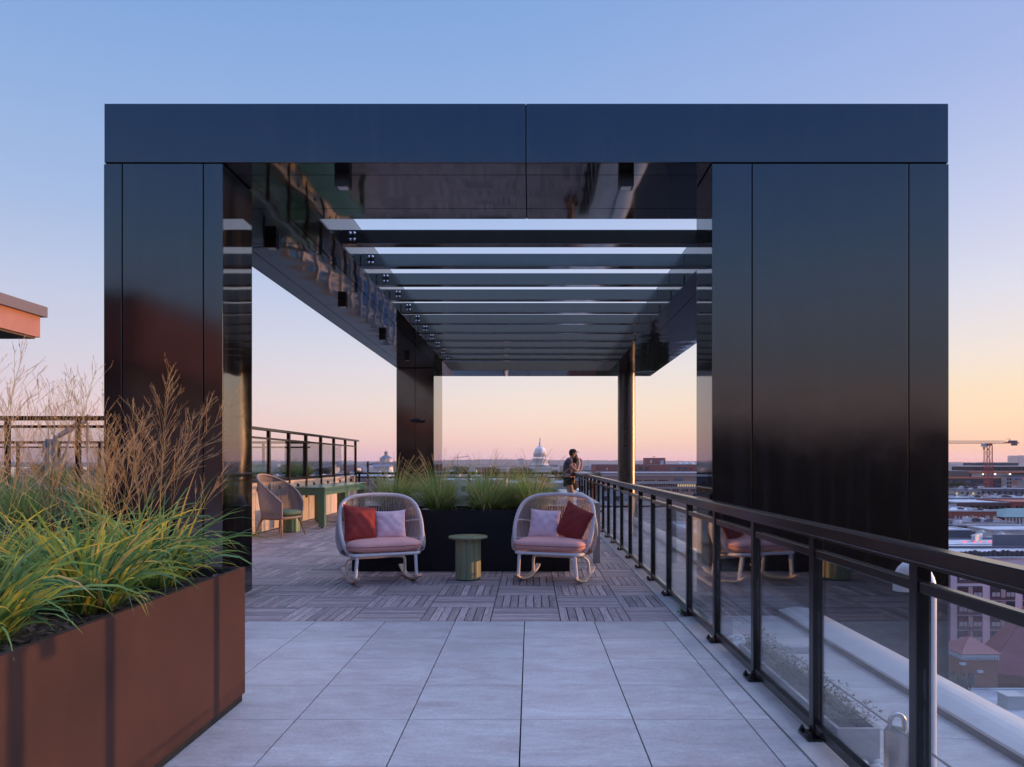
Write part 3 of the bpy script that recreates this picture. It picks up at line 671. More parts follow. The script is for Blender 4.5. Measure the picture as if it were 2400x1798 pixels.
def pillow(chair, name, m, label, w_, h_, t_, pos, rot, seed):
    b = MB(); pillow_mesh(b, w_, h_, t_, seed)
    o = b.build(name, m, None, loc=None); 
    Mx = Matrix.Translation(chair.location) @ Matrix.Rotation(chair.rotation_euler.z, 4, 'Z') @ Matrix.Translation(pos) @ Matrix.Rotation(rot[2], 4, 'Z') @ Matrix.Rotation(rot[0], 4, 'X') @ Matrix.Rotation(rot[1], 4, 'Y')
    o.matrix_world = Mx
    tag(o, label, 'cushion', 'loose cushions on the rocking chairs'); return o
pillow(ch1, 'cushion', MT['redpil'], 'dark red square cushion on the left rocking chair, lit by an orange streak', .44, .44, .15, (-.235,.02,.675), (radians(-17), radians(8), radians(20)), 1)
pillow(ch1, 'cushion', MT['pinkpil'], 'pale pink square cushion on the left rocking chair, beside the red one', .37, .36, .15, (.135,.08,.645), (radians(-18), radians(-2), radians(-14)), 2)
pillow(ch2, 'cushion', MT['pinkpil'], 'pale pink square cushion on the right rocking chair, beside the red one', .38, .37, .15, (-.165,.10,.645), (radians(-18), radians(3), radians(8)), 3)
pillow(ch2, 'cushion', MT['redpil'], 'dark red square cushion on the right rocking chair, leaning to the right', .44, .42, .14, (.225,.04,.675), (radians(-16), radians(19), radians(-22)), 4)

# round fluted side tables
def fluted_table(label, loc, h=.515, rt=.2335, rc=.153, m=None, group=None):
    t = thing('side_table', loc, label, 'side table', group)
    m = m or MT['green']
    b = MB(); b.lathe(0, 0, [(0,h-.026),(rt-.006,h-.026),(rt,h-.021),(rt,h-.004),(rt-.005,h),(0,h)], 64); b.build('table_top', m, t, world=False)
    b = MB(); n = 180; lob = 10
    def ring(z, k=1.): return [((rc-.013+.013*abs(cos(lob/2*(2*pi*j/n)+.35))**.45)*k*cos(2*pi*j/n), (rc-.013+.013*abs(cos(lob/2*(2*pi*j/n)+.35))**.45)*k*sin(2*pi*j/n), z) for j in range(n)]
    vs = ring(.012) + ring(h-.027); fs = [(j, (j+1) % n, n+(j+1) % n, n+j) for j in range(n)] + [tuple(reversed(range(n)))]
    b.add(vs, fs, 0, False); b.build('fluted_base', m, t, world=False)
    b = MB(); b.cyl(0, 0, .0, .012, rc-.02, 24); b.build('foot', MT['boxblack'], t, world=False)
    return t
fluted_table('round sage green side table with fluted drum base between the two rocking chairs', (-.743, 8.70, .003))
fluted_table('round green drum table mostly hidden behind the wicker armchair', (-4.78, 14.6, .003), h=.45, rt=.23, rc=.17, m=MT['greentable'])

# green communal tables
def long_table(label, y0, y1):
    x0, x1 = -5.07, -4.316
    t = thing('high_table', ((x0+x1)/2, (y0+y1)/2, .003), label, 'table', 'long green tables along the board wall')
    b = MB(); b.bbox(x0-.01, x1+.01, y0-.01, y1+.01, .846, .866, .003); b.build('table_top', MT['greentable'], t)
    b = MB(); b.box(x0, x1, y0, y0+.03, .70, .845); b.box(x0, x1, y1-.03, y1, .70, .845); b.box(x0, x0+.03, y0+.031, y1-.031, .70, .845); b.box(x1-.03, x1, y0+.031, y1-.031, .70, .845); b.build('apron', MT['greentable'], t)
    for x in (x0+.031, x1-.133-.031+.031):
        for y in (y0+.002, y1-.135):
            b = MB(); b.bbox(x, x+.13, y, y+.13, .035, .698, .004); l_ = b.build('leg', MT['greentable'], t)
            b = MB(); b.cyl(x+.065, y+.065, .002, .034, .03, 12); b.build('glide', MT['boxblack'], l_)
    return t
long_table('long green enamelled table by the board wall, nearer one behind the wicker armchair', 15.3, 17.15)
long_table('long green enamelled table by the board wall, farther one beyond the first', 17.2, 19.15)

# wicker armchair at left
def wicker_chair(label, loc, rz):
    t = thing('wicker_armchair', loc, label, 'armchair', rz=rz); bw = dict(world=False)
    def sh(u, v):                                            # u -1..1 round the back, v 0..1 up
        a = u*radians(128); top = .46 + .70*max(0, cos(a*.56))**1.15
        z = .36 + (top-.36)*v; fl = 1 + .12*v + .05*sin(pi*v)
        return Vector((.345*sin(a)*fl, (.36*cos(a)*fl - .02 + .07*v*max(0, cos(a))), z))
    b = MB(); n = 64
    for i in range(n+1):
        b.tube([sh(-1+2*i/n, v/7) for v in range(8)], .0052, 4, cap=False)
    for j in range(1, 42):
        b.tube([sh(-1+2*k/30, j/42) for k in range(31)], .0050, 4, cap=False)
    b.build('woven_shell', MT['rope2'], t, **bw)
    b = MB(); b.tube([sh(-1+2*k/48, 1) for k in range(49)] , .019, 8); b.tube([sh(-1, v/6) for v in range(7)], .017, 8); b.tube([sh(1, v/6) for v in range(7)], .017, 8)
    b.tube([sh(-1+2*k/48, 0) for k in range(49)], .016, 8); b.tube([sh(-1,0), (-.2,-.30,.36), (.2,-.30,.36), sh(1,0)], .017, 8)
    b.build('shell_rim', MT['rope2'], t, **bw)
    b = MB(); b.lathe(0, 0, [(0,.35),(.30,.35),(.31,.37),(0,.375)], 24); b.build('seat_base', MT['rope2'], t, **bw)
    b = MB(); cushion_mesh(b, .60, .60, .12, .44, 2.6, -.06); b.build('seat_cushion', MT['greencush'], t, **bw)
    for sx in (-1, 1):
        for (y0, y1) in ((-.20,-.30), (.20,.31)):
            b = MB(); b.tube([(sx*.26, y0, .345), (sx*.29, (y0+y1)/2, .22), (sx*.34, y1, .002)], [.026,.021,.013], 10); b.build('leg', MT['teak'], t, **bw)
    b = MB(); b.tube([(-.26,-.20,.335),(.26,-.20,.335)], .02, 8); b.tube([(-.26,.20,.335),(.26,.20,.335)], .02, 8); b.tube([(-.26,-.20,.335),(-.26,.20,.335)], .02, 8); b.tube([(.26,-.20,.335),(.26,.20,.335)], .02, 8)
    b.build('leg_frame', MT['teak'], t, **bw)
    return t
wicker_chair('high backed taupe wicker armchair with green seat cushion and splayed wooden legs', (-4.74, 13.85, .003), radians(70))

# grey sofa behind the black planter (its back and cushions show between the grasses)
sf = thing('sofa', (-.85, 10.75, .003), 'grey sofa with tall back cushions standing behind the black planter', 'sofa')
b = MB(); b.bbox(-2.2, .5, 10.27, 10.40, .10, .78, .02); b.bbox(-2.2, -2.02, 10.41, 11.2, .10, .60, .02); b.bbox(.32, .5, 10.41, 11.2, .10, .60, .02); b.bbox(-2.01, .31, 10.41, 11.2, .10, .32, .02); b.build('frame', MT['greymetal'], sf)
for i in range(3):
    x0 = -2.0+.77*i
    b = MB(); cushion_mesh(b, .75, .72, .16, 0, 5); o = b.build('seat_cushion', MT['sofa'], sf, world=False); o.location = (x0+.385+.85, .08, .40)
    b = MB(); cushion_mesh(b, .75, .50, .20, 0, 4.5); o = b.build('back_cushion', MT['sofa'], sf, world=False); o.location = (x0+.385+.85, -.20, .70); o.rotation_euler = (radians(100), 0, 0)
for x in (-2.1, .4):
    for y in (10.35, 11.1):
        b = MB(); b.box(x-.03, x+.03, y-.03, y+.03, .002, .10); b.build('leg', MT['greymetal'], sf)

# slim grey metal console by the right chair
cs = thing('console_table', (.92, 11.9, .003), 'slim light grey metal console with panel legs behind the right rocking chair', 'console table')
b = MB(); b.bbox(.87, .97, 10.1, 13.8, .80, .832, .004); b.build('top', MT['greymetal'], cs)
for y in (10.105, 13.73):
    b = MB(); b.bbox(.872, .968, y, y+.06, .001, .799, .003); b.build('panel_leg', MT['greymetal'], cs)

# tall lidded lantern free: gooseneck vent, steel anchor, cable on the outer terrace
gv = thing('gooseneck_vent', (1.765, 3.27, TZ), 'white painted gooseneck vent pipe standing outside the glass railing', 'vent pipe')
b = MB(); a0 = Vector((1.765, 3.25, 0)); a1 = Vector((1.735+.0, 3.40, 0)); mid = (a0+a1)/2; ax = (a1-a0)/2; R_ = ax.length
pts = [(a0.x, a0.y, TZ), (a0.x, a0.y, .3), (a0.x, a0.y, .835)] + [tuple(mid - ax*cos(pi*k/12) + Vector((0,0,.835+R_*sin(pi*k/12)))) for k in range(1, 12)] + [(a1.x, a1.y, .835), (a1.x, a1.y, .80)]
b.tube(pts, .041, 24); b.build('pipe', MT['white'], gv)
b = MB(); b.lathe(a0.x, a0.y, [(.041,TZ+.10),(.06,TZ+.06),(.085,TZ),(.0,TZ)], 24); b.build('base_flange', MT['white'], gv)

an = thing('roof_anchor', (1.66, 3.3, TZ), 'short brushed steel roof anchor post with a loop on top', 'roof anchor')
b = MB(); b.lathe(1.66, 3.3, [(.0,TZ),(.055,TZ),(.055,.175),(.050,.188),(.0,.190)], 32); b.build('post', MT['steel'], an)
b = MB(); b.tube([(1.66-.033,3.3,.185)] + [(1.66-.033*cos(pi*k/12), 3.3, .222+.036*sin(pi*k/12)) for k in range(13)] + [(1.66+.033,3.3,.185)], .0105, 12); b.build('loop', MT['steel'], an)
cb_ = MB(); pts = [(1.657, -4+.4*k, .205 - .02*sin(pi*((k*.4) % 6)/6)) for k in range(0, 28)]; cb_.tube(pts, .0055, 6); o = cb_.build('safety_cable', MT['steel'], None)
tag(o, 'thin twisted steel safety cable running low outside the glass railing', 'cable')

# low planters outside the railing
def herb_planter(y0, y1, label, seed, x0=1.545, x1=1.76):
    t = thing('low_planter', ((x0+x1)/2, y0, TZ), label, 'planter', 'low stone planters outside the railing')
    b = MB(); th = .018; zt = .058
    b.box(x0, x1, y0, y0+th, TZ+.002, zt); b.box(x0, x1, y1-th, y1, TZ+.002, zt); b.box(x0, x0+th, y0+th+.001, y1-th-.001, TZ+.002, zt); b.box(x1-th, x1, y0+th+.001, y1-th-.001, TZ+.002, zt)
    b.build('trough', MT['concrete'], t)
    b = MB(); b.box(x0+th+.001, x1-th-.001, y0+th+.002, y1-th-.002, TZ+.01, zt-.03); b.build('soil', MT['soil'], t)
    r_ = random.Random(seed); b = MB()
    n = int((y1-y0)*620)
    for i in range(n):
        x, y = r_.uniform(x0+.01, x1-.005), r_.uniform(y0+.02, y1-.02); h_ = r_.uniform(.01, .13)*r_.uniform(.4, 1)
        p = Vector((x + r_.gauss(0,.02), y + r_.gauss(0,.02), zt-.03+h_+.02))
        for q in range(4):
            a = r_.uniform(0, 2*pi); el = r_.uniform(-.2, 1); d = Vector((cos(a)*cos(el), sin(a)*cos(el), sin(el)))*r_.uniform(.012,.024); s_ = d.cross(Vector((0,0,1))).normalized()*.005
            b.add([p, p+d*.5+s_, p+d, p+d*.5-s_], [(0,1,2,3)])
    tag(b.build('herbs', MT['herb'], t), 'low green leafy herbs')
    return t
herb_planter(3.67, 5.41, 'low stone trough of leafy herbs outside the railing, nearest, beside the steel anchor', 1)
herb_planter(6.35, 7.12, 'low stone trough of dry herbs outside the railing, farther one against the pergola pier', 2)
b = MB(); r_ = random.Random(5)
for (xa, xb, ya, yb, n) in ((1.54, 1.82, 3.40, 3.66, 60), (1.54, 1.82, 5.95, 6.34, 80), (1.54,1.62,5.45,5.95,30)):
    for i in range(n):
        x, y, s_ = r_.uniform(xa, xb), r_.uniform(ya, yb), r_.uniform(.012, .026)
        vs = []; 
        for q in range(6):
            for k in range(7):
                th, ph = pi*q/5, 2*pi*k/7; vs.append((x+s_*1.2*sin(th)*cos(ph)*r_.uniform(.85,1.1), y+s_*sin(th)*sin(ph)*r_.uniform(.85,1.1), TZ+s_*.7+s_*.7*cos(th)))
        b.add(vs, [(q*7+k, q*7+(k+1)%7, (q+1)*7+(k+1)%7, (q+1)*7+k) for q in range(5) for k in range(7)], 0, True)
o = b.build('pebbles', MT['pebble']); tag(o, 'white river pebbles strewn around the low troughs', 'pebbles', kind='stuff')
b = MB(); b.bbox(1.80, 2.32, 5.78, 6.1, TZ+.001, TZ+.055, .008); o = b.build('paver_offcut', MT['terrace']); tag(o, 'low loose stone slab lying on the outer terrace beyond the troughs', 'slab')
# a weed at the foot of a railing post
b = MB(); r_ = random.Random(8)
for i in range(42):
    a = r_.uniform(0, 2*pi); h_ = r_.uniform(.01,.085); p = Vector((1.365+r_.gauss(0,.014), 6.60+r_.gauss(0,.014), .006+h_)); d = Vector((cos(a), sin(a), r_.uniform(0,.8))).normalized()*.026; s_ = d.cross(Vector((0,0,1))).normalized()*.009
    b.add([p, p+d*.5+s_, p+d, p+d*.5-s_], [(0,1,2,3)])
for i in range(5): b.tube([(1.365,6.60,.004),(1.365+r_.gauss(0,.012),6.60+r_.gauss(0,.012),.09)], .0015, 3)
MT['weed'] = mat_leaf('fresh_green_leaf', [(0,(.04,.13,.02)),(1,(.09,.22,.04))], .3)
o = b.build('weed', MT['weed']); tag(o, 'small bright green weed growing at the foot of a railing post', 'weed')

# ---------------------------------------------------------------- person leaning on the far railing
def skin(name, pts, edges, rad, m, parent, sub=2):
    me = bpy.data.meshes.new(name); me.from_pydata([tuple(p) for p in pts], edges, []); o = bpy.data.objects.new(name, me); C.objects.link(o)
    md = o.modifiers.new('skin', 'SKIN'); md.use_smooth_shade = True
    for i, r in enumerate(rad):
        me.skin_vertices[0].data[i].radius = (r, r) if not isinstance(r, tuple) else r
    me.skin_vertices[0].data[0].use_root = True
    sb = o.modifiers.new('sub', 'SUBSURF'); sb.levels = sb.render_levels = sub
    bpy.context.view_layer.update(); dg = bpy.context.evaluated_depsgraph_get()
    nm = bpy.data.meshes.new_from_object(o.evaluated_get(dg)); bpy.data.objects.remove(o)
    nm.materials.clear(); nm.materials.append(m); nm.name = name
    for p in nm.polygons: p.use_smooth = True
    o = bpy.data.objects.new(name, nm); C.objects.link(o)
    if parent: o.parent = parent
    return o
MT['skin'] = mat('skin', (.42,.22,.15), .55, var=.05, scale=8)
MT['shirt'] = mat('dark_grey_cotton', (.085,.07,.095), .9, var=.15, scale=9, bump=.4, bscale=18)
MT['shorts'] = mat('black_shorts', (.010,.010,.013), .85, var=.2, scale=12)
MT['cap'] = mat('dark_cap', (.016,.011,.014), .8)
MT['hair'] = mat('dark_hair', (.02,.013,.010), .7)
# body: pelvis, spine, neck, head, both arms (elbows on the rail, hands at the mouth), both legs
bp = [(-.02,0,.93),(-.05,0,1.12),(-.04,0,1.32),(.00,0,1.44),(.055,0,1.50),(.085,0,1.56),(.105,0,1.63),(.10,0,1.675),
      (-.01,-.17,1.42),(.05,-.24,1.26),(.20,-.20,1.15),(.255,-.09,1.30),(.245,-.045,1.43),
      (-.01,.17,1.42),(.06,.24,1.26),(.21,.20,1.15),(.265,.07,1.32),(.25,.015,1.45),
      (-.02,-.10,.88),(.07,-.11,.50),(.00,-.11,.09),(.13,-.12,.035),
      (-.02,.10,.88),(.02,.11,.50),(-.07,.11,.09),(.06,.12,.035)]
be = [(0,1),(1,2),(2,3),(3,4),(4,5),(5,6),(6,7),(3,8),(8,9),(9,10),(10,11),(11,12),(3,13),(13,14),(14,15),(15,16),(16,17),(0,18),(18,19),(19,20),(20,21),(0,22),(22,23),(23,24),(24,25)]
br = [.13,.115,.13,.10,.055,.066,.085,.06,.062,.05,.042,.032,.028,.062,.05,.042,.032,.028,.10,.062,.04,.035,.10,.062,.04,.035]
body = skin('person', bp, be, br, MT['skin'], None, 2)
body.location = (1.07, 20.0, .003)
tag(body, 'person in a dark cap, dark t-shirt and black shorts leaning on the far railing', 'person')
hd = MB(); z0 = 1.635; x0 = .10
hd.add([(x0+.088,-.008,z0+.0),(x0+.088,.008,z0),(x0+.085,0,z0+.035),(x0+.118,0,z0-.005),(x0+.09,0,z0-.018)], [(0,3,2),(3,1,2),(0,4,3),(4,1,3)], 0, True)
for sy in (-1, 1): hd.tube([(x0-.005,sy*.078,z0-.03),(x0-.012,sy*.088,z0),(x0+.004,sy*.08,z0+.025)], [.008,.013,.008], 6)
hd.build('nose_and_ears', MT['skin'], body, world=False)
ey = MB()
for sy in (-1, 1): ey.lathe(x0+.072, sy*.032, [(.0,z0+.020),(.010,z0+.024),(.012,z0+.03),(.008,z0+.036),(0,z0+.038)], 8)
ey.build('eyes', MT['hair'], body, world=False)
ha = MB(); ha.lathe(x0-.018, 0, [(.082,z0-.03),(.094,z0),(.094,z0+.03),(.09,z0+.05)], 18); ha.lathe(x0-.03, 0, [(.0,z0-.07),(.06,z0-.065),(.08,z0-.03)], 14); ha.build('hair', MT['hair'], body, world=False)
cp = MB(); cp.lathe(x0-.003, 0, [(.100,z0+.035),(.101,z0+.06),(.092,z0+.09),(.065,z0+.112),(.03,z0+.122),(0,z0+.124)], 24)
vs = []
for i in range(9):
    a = -.9+1.8*i/8; vs += [(x0+.085*cos(a), .09*sin(a), z0+.048), (x0+.085*cos(a)+.085*cos(a*.6), .085*sin(a), z0+.040-.012*abs(sin(a))), (x0+.085*cos(a), .09*sin(a), z0+.040), (x0+.085*cos(a)+.085*cos(a*.6), .085*sin(a), z0+.033-.012*abs(sin(a)))]
fs = []
for i in range(8):
    o_ = i*4; q = o_+4; fs += [(o_,o_+1,q+1,q),(o_+2,q+2,q+3,o_+3),(o_+1,o_+3,q+3,q+1)]
cp.add(vs, fs); cp.build('cap', MT['cap'], body, world=False)
skin('t_shirt', [bp[0],bp[1],bp[2],bp[3],(.02,0,1.47),bp[8],(.035,-.225,1.29),bp[13],(.045,.225,1.29)], [(0,1),(1,2),(2,3),(3,4),(3,5),(5,6),(3,7),(7,8)], [.150,.138,.150,.118,.075,.082,.072,.082,.072], MT['shirt'], body)
skin('shorts', [(-.02,0,.92),(-.02,-.10,.87),(.03,-.112,.70),(-.02,.10,.87),(.0,.112,.70)], [(0,1),(1,2),(0,3),(3,4)], [.142,.115,.095,.115,.095], MT['shorts'], body)
for sy, w0 in ((-1, Vector(bp[12])), (1, Vector(bp[17]))):
    hnd = MB(); pl = w0 + Vector((-.01,0,.035)); hnd.tube([w0, w0+Vector((-.004,0,.03)), pl+Vector((-.012,0,.03))], [.020,.030,.026], 8)
    for f in range(4):
        off = Vector((0, (f-1.5)*.017, 0)); L_ = (.060,.070,.066,.052)[f]
        hnd.tube([pl+off+Vector((-.01,0,.025)), pl+off+Vector((-.018,0,.025+L_*.45)), pl+off+Vector((-.042,0,.02+L_*.72)), pl+off+Vector((-.058,0,.01+L_*.75))], [.0095,.009,.008,.006], 6)
    hnd.tube([pl+Vector((0,sy*-.028,-.005)), pl+Vector((-.03,sy*-.040,.015)), pl+Vector((-.055,sy*-.035,.03))], [.010,.009,.007], 6)
    hnd.build('hand', MT['skin'], body, world=False)
for i in (20, 24):
    s_ = Vector(bp[i]); b = MB(); b.tube([s_+Vector((-.07,0,-.05)), s_+Vector((0,0,-.045)), s_+Vector((.13,0,-.055)), s_+Vector((.20,0,-.062))], [.035,.045,.042,.025], 10); b.build('shoe', MT['shorts'], body, world=False)

# second person, mostly hidden behind the first
bp2 = [(-.02,0,.90),(-.03,0,1.05),(-.01,0,1.22),(.03,0,1.34),(.055,0,1.39),(.07,0,1.44),(.085,0,1.50),(.08,0,1.54),
      (.03,-.15,1.32),(.10,-.17,1.20),(.22,-.13,1.15),(.265,-.09,1.30),(.262,-.05,1.41),
      (.03,.15,1.32),(.10,.18,1.18),(.22,.15,1.15),(.27,.08,1.28),(.265,.03,1.40),
      (-.02,-.08,.86),(.0,-.09,.48),(-.02,-.09,.09),(.10,-.10,.035),(-.02,.08,.86),(.0,.09,.48),(-.02,.09,.09),(.10,.10,.035)]
br2 = [.13,.105,.115,.085,.045,.058,.078,.055,.052,.04,.034,.026,.022,.052,.04,.034,.026,.022,.095,.058,.036,.03,.095,.058,.036,.03]
b2 = skin('person', bp2, be, br2, MT['skin'], None, 2); b2.location = (1.17, 20.36, .003)
tag(b2, 'person with long dark hair mostly hidden behind the one in the cap', 'person')
MT['top'] = mat('dusky_top', (.16,.09,.10), .9, var=.1)
skin('top', [bp2[0],bp2[1],bp2[2],bp2[3],bp2[8],bp2[13]], [(0,1),(1,2),(2,3),(3,4),(3,5)], [.140,.118,.128,.098,.062,.062], MT['top'], b2)
skin('skirt', [(-.02,0,.90),(-.02,0,.72),(0,0,.58)], [(0,1),(1,2)], [.15,.17,.18], MT['shorts'], b2)
hr = MB(); hr.lathe(.055, 0, [(.0,1.24),(.06,1.25),(.092,1.34),(.10,1.46),(.105,1.54),(.085,1.60),(.045,1.632),(0,1.64)], 18); hr.build('hair', MT['hair'], b2, world=False)
fc = MB(); fc.add([(.158,-.008,1.50),(.158,.008,1.50),(.155,0,1.53),(.185,0,1.495),(.16,0,1.485)], [(0,3,2),(3,1,2),(0,4,3),(4,1,3)], 0, True); fc.build('nose', MT['skin'], b2, world=False)
for sy, w0 in ((-1, Vector(bp2[12])), (1, Vector(bp2[17]))):
    hnd = MB(); pl = w0 + Vector((-.01,0,.03)); hnd.tube([w0, w0+Vector((-.004,0,.025)), pl+Vector((-.012,0,.025))], [.017,.026,.022], 8)
    for f in range(4):
        off = Vector((0, (f-1.5)*.015, 0)); L_ = (.052,.060,.057,.045)[f]
        hnd.tube([pl+off+Vector((-.01,0,.02)), pl+off+Vector((-.018,0,.02+L_*.45)), pl+off+Vector((-.038,0,.018+L_*.72)), pl+off+Vector((-.05,0,.01+L_*.75))], [.0085,.008,.007,.005], 6)
    hnd.tube([pl+Vector((0,sy*-.025,-.005)), pl+Vector((-.026,sy*-.035,.013)), pl+Vector((-.048,sy*-.03,.026))], [.009,.008,.006], 6)
    hnd.build('hand', MT['skin'], b2, world=False)
for i in (20, 24):
    s_ = Vector(bp2[i]); b = MB(); b.tube([s_+Vector((-.06,0,-.05)), s_+Vector((0,0,-.045)), s_+Vector((.11,0,-.055)), s_+Vector((.17,0,-.062))], [.03,.04,.036,.022], 10); b.build('shoe', MT['shorts'], b2, world=False)
# ================================================================ planters and grasses
def ribbon(mb, p0, az, length, width, lean, droop, r_, segs=6, fold=.0, twist=0., mi=0):
    """grass blade leaving p0 at bearing az; lean = start angle from vertical, droop = how far it bends over"""
    p = Vector(p0); vs = []; d_h = Vector((cos(az), sin(az), 0)); ang = lean; st = length/segs
    side = Vector((-sin(az), cos(az), 0))
    for i in range(segs+1):
        u = i/segs; w_ = width*(1-u**2.2)*(.55+.45*min(1, u*4)) if i < segs else width*.04
        sd_ = (side*cos(twist*u) + Vector((0,0,1))*sin(twist*u))
        vs += [p - sd_*w_/2, p + sd_*w_/2]
        ang = lean + droop*(u**1.4); p = p + (d_h*sin(ang) + Vector((0,0,1))*cos(ang))*st
    mb.add(vs, [(2*i, 2*i+1, 2*i+3, 2*i+2) for i in range(segs)], mi, True)
def seed_stalk(st, pn, p0, az, length, lean, r_, rich=1.0):
    p = Vector(p0); d_h = Vector((cos(az), sin(az), 0)); n = 12; pts = [p.copy()]; ang = lean; cur = r_.uniform(.05,.35)
    for i in range(n):
        a = ang + cur*((i/n)**1.5); p = p + (d_h*sin(a) + Vector((0,0,1))*cos(a))*(length/n); pts.append(p.copy())
    st.tube(pts, [.0016*(1-.75*i/n) for i in range(n+1)], 3, cap=False)
    nb_ = int(18*rich); lo = .46
    for k in range(nb_):
        u = lo + (1-lo)*(k/nb_)**.85; s = u*n; i = min(int(s), n-1); q = pts[i].lerp(pts[i+1], s-i); ax = (pts[i+1]-pts[i]).normalized()
        ba = r_.uniform(0, 2*pi); o1 = ax.orthogonal().normalized(); o2 = ax.cross(o1); rad_ = o1*cos(ba)+o2*sin(ba)
        L_ = length*(.30*(1-((u-lo)/(1-lo))**1.2*.80))*r_.uniform(.6,1.1); sp = r_.uniform(.32,.68)
        d = (ax*cos(sp)+rad_*sin(sp)).normalized(); e = q + d*L_ + Vector((0,0,-.03*L_)); m1 = q.lerp(e, .5) + Vector((0,0,.05*L_))
        pn.tube([q, m1, e], [.0007,.0006,.0004], 3, cap=False)
        for s2 in range(int(5*rich)):
            v = r_.uniform(.3,1); q2 = q.lerp(m1, v*2) if v < .5 else m1.lerp(e, v*2-1)
            a2 = r_.uniform(0, 2*pi); d2 = (d*1.9 + (o1*cos(a2)+o2*sin(a2))*.6).normalized(); L2 = L_*r_.uniform(.10,.26)
            e2 = q2 + d2*L2; pn.tube([q2, e2], [.0006,.0005], 3, cap=False)
            # spikelets along the twig
            for z in range(1):
                c = q2.lerp(e2, .55+.45*z); sp_ = d2.cross(rad_ if abs(d2.dot(rad_)) < .9 else ax).normalized()*.0013
                pn.add([c-d2*.0035, c+sp_, c+d2*.0045, c-sp_], [(0,1,2,3)])
def switchgrass(name, loc, label, seed, hs=1.0, nblade=170, nstalk=15, lb=.62, group='switchgrass clumps in the long rust planter', bias=None):
    r_ = random.Random(seed); t = thing(name, loc, label, 'ornamental grass', group)
    b = MB()
    for i in range(nblade):
        az = r_.uniform(0, 2*pi); rr = .12*sqrt(r_.random()); long_ = r_.random() < .45
        L_ = lb*r_.uniform(.55,1.15) * (1. if long_ else .75)
        ribbon(b, (rr*cos(az)*.9, rr*sin(az)*.9, -.01), az + r_.gauss(0,.5), L_, r_.uniform(.010,.026), r_.uniform(.15,.80), r_.uniform(1.0,2.4) if r_.random() < .82 else r_.uniform(.2,.8), r_, 7, twist=r_.gauss(0,.9))
    for i in range(46):                                      # short dry litter at the foot
        az = r_.uniform(0, 2*pi); ribbon(b, (.12*cos(az), .12*sin(az), 0), az, r_.uniform(.08,.22), .006, r_.uniform(.6,1.3), .6, r_, 3)
    b.build('leaves', MT['blade'], t, world=False)
    st, pn = MB(), MB()
    for i in range(nstalk):
        az = r_.uniform(0, 2*pi); rr = .08*sqrt(r_.random())
        if bias is not None and r_.random() < .5: az = bias + r_.gauss(0,.5)
        seed_stalk(st, pn, (rr*cos(az), rr*sin(az), 0), az, hs*r_.uniform(.70,1.12), abs(r_.gauss(.10,.26)), r_)
    st.build('stalks', MT['stalk'], t, world=False); pn.build('seed_heads', MT['panicle'], t, world=False)
    return t
def planter_box(name, label, x0, x1, y0, y1, zt, m, soil_z, z0=.003, foot=True, seed=1, th=.022):
    t = thing(name, ((x0+x1)/2, (y0+y1)/2, z0), label, 'planter')
    zb = z0+.045 if foot else z0
    b = MB(); b.box(x0, x1, y0, y0+th, zb, zt); b.box(x0, x1, y1-th, y1, zb, zt); b.box(x0, x0+th, y0+th+.0005, y1-th-.0005, zb, zt); b.box(x1-th, x1, y0+th+.0005, y1-th-.0005, zb, zt)
    b.box(x0+th+.001, x1-th-.001, y0+th+.001, y1-th-.001, zb, soil_z-.06); b.build('box', m, t)
    b = MB(); e = .014                                        # rolled inner rim
    b.box(x0+th+.001, x1-th-.001, y0+th+.001, y0+th+e, zt-.05, zt-.004); b.box(x0+th+.001, x1-th-.001, y1-th-e, y1-th-.001, zt-.05, zt-.004)
    b.box(x0+th+.001, x0+th+e, y0+th+e+.001, y1-th-e-.001, zt-.05, zt-.004); b.box(x1-th-e, x1-th-.001, y0+th+e+.001, y1-th-e-.001, zt-.05, zt-.004); b.build('inner_rim', MT['rim'], t)
    if foot: b = MB(); b.box(x0+.012, x1-.012, y0+.012, y1-.012, z0, zb-.001); b.build('foot', MT['gap'], t)
    b = MB(); r_ = random.Random(seed); nx, ny_ = max(2, int((x1-x0)/.07)), max(2, int((y1-y0)/.07))
    xa, xb, ya, yb = x0+th+e+.002, x1-th-e-.002, y0+th+e+.002, y1-th-e-.002
    vs = [(xa+(xb-xa)*i/nx, ya+(yb-ya)*j/ny_, soil_z+r_.uniform(-.012,.012)) for i in range(nx+1) for j in range(ny_+1)]
    b.add(vs, [(i*(ny_+1)+j, (i+1)*(ny_+1)+j, (i+1)*(ny_+1)+j+1, i*(ny_+1)+j+1) for i in range(nx) for j in range(ny_)], 0, True); s_ = b.build('soil', MT['soil'], t)
    b = MB()
    for i in range(int((x1-x0)*(y1-y0)*420)):
        x, y = r_.uniform(xa, xb), r_.uniform(ya, yb); a = r_.uniform(0, pi); L_, W_ = r_.uniform(.012,.035), r_.uniform(.004,.010); c_, s2 = cos(a), sin(a); dz = r_.uniform(-.008,.010)
        z = soil_z + .012
        b.add([(x-c_*L_-s2*W_, y-s2*L_+c_*W_, z-dz), (x+c_*L_-s2*W_, y+s2*L_+c_*W_, z+dz), (x+c_*L_+s2*W_, y+s2*L_-c_*W_, z+dz+.004), (x-c_*L_+s2*W_, y-s2*L_-c_*W_, z-dz+.004)], [(0,1,2,3)])
    m_ = b.build('bark_chips', MT['mulch'], s_); m_['kind'] = 'stuff'
    return t
planter_box('steel_planter', 'long rust brown steel planter in the left foreground with shadow stripes on its side', -3.02, -1.675, .55, 4.281, .785, MT['rust'], .735, seed=2, z0=.002)
k = 0
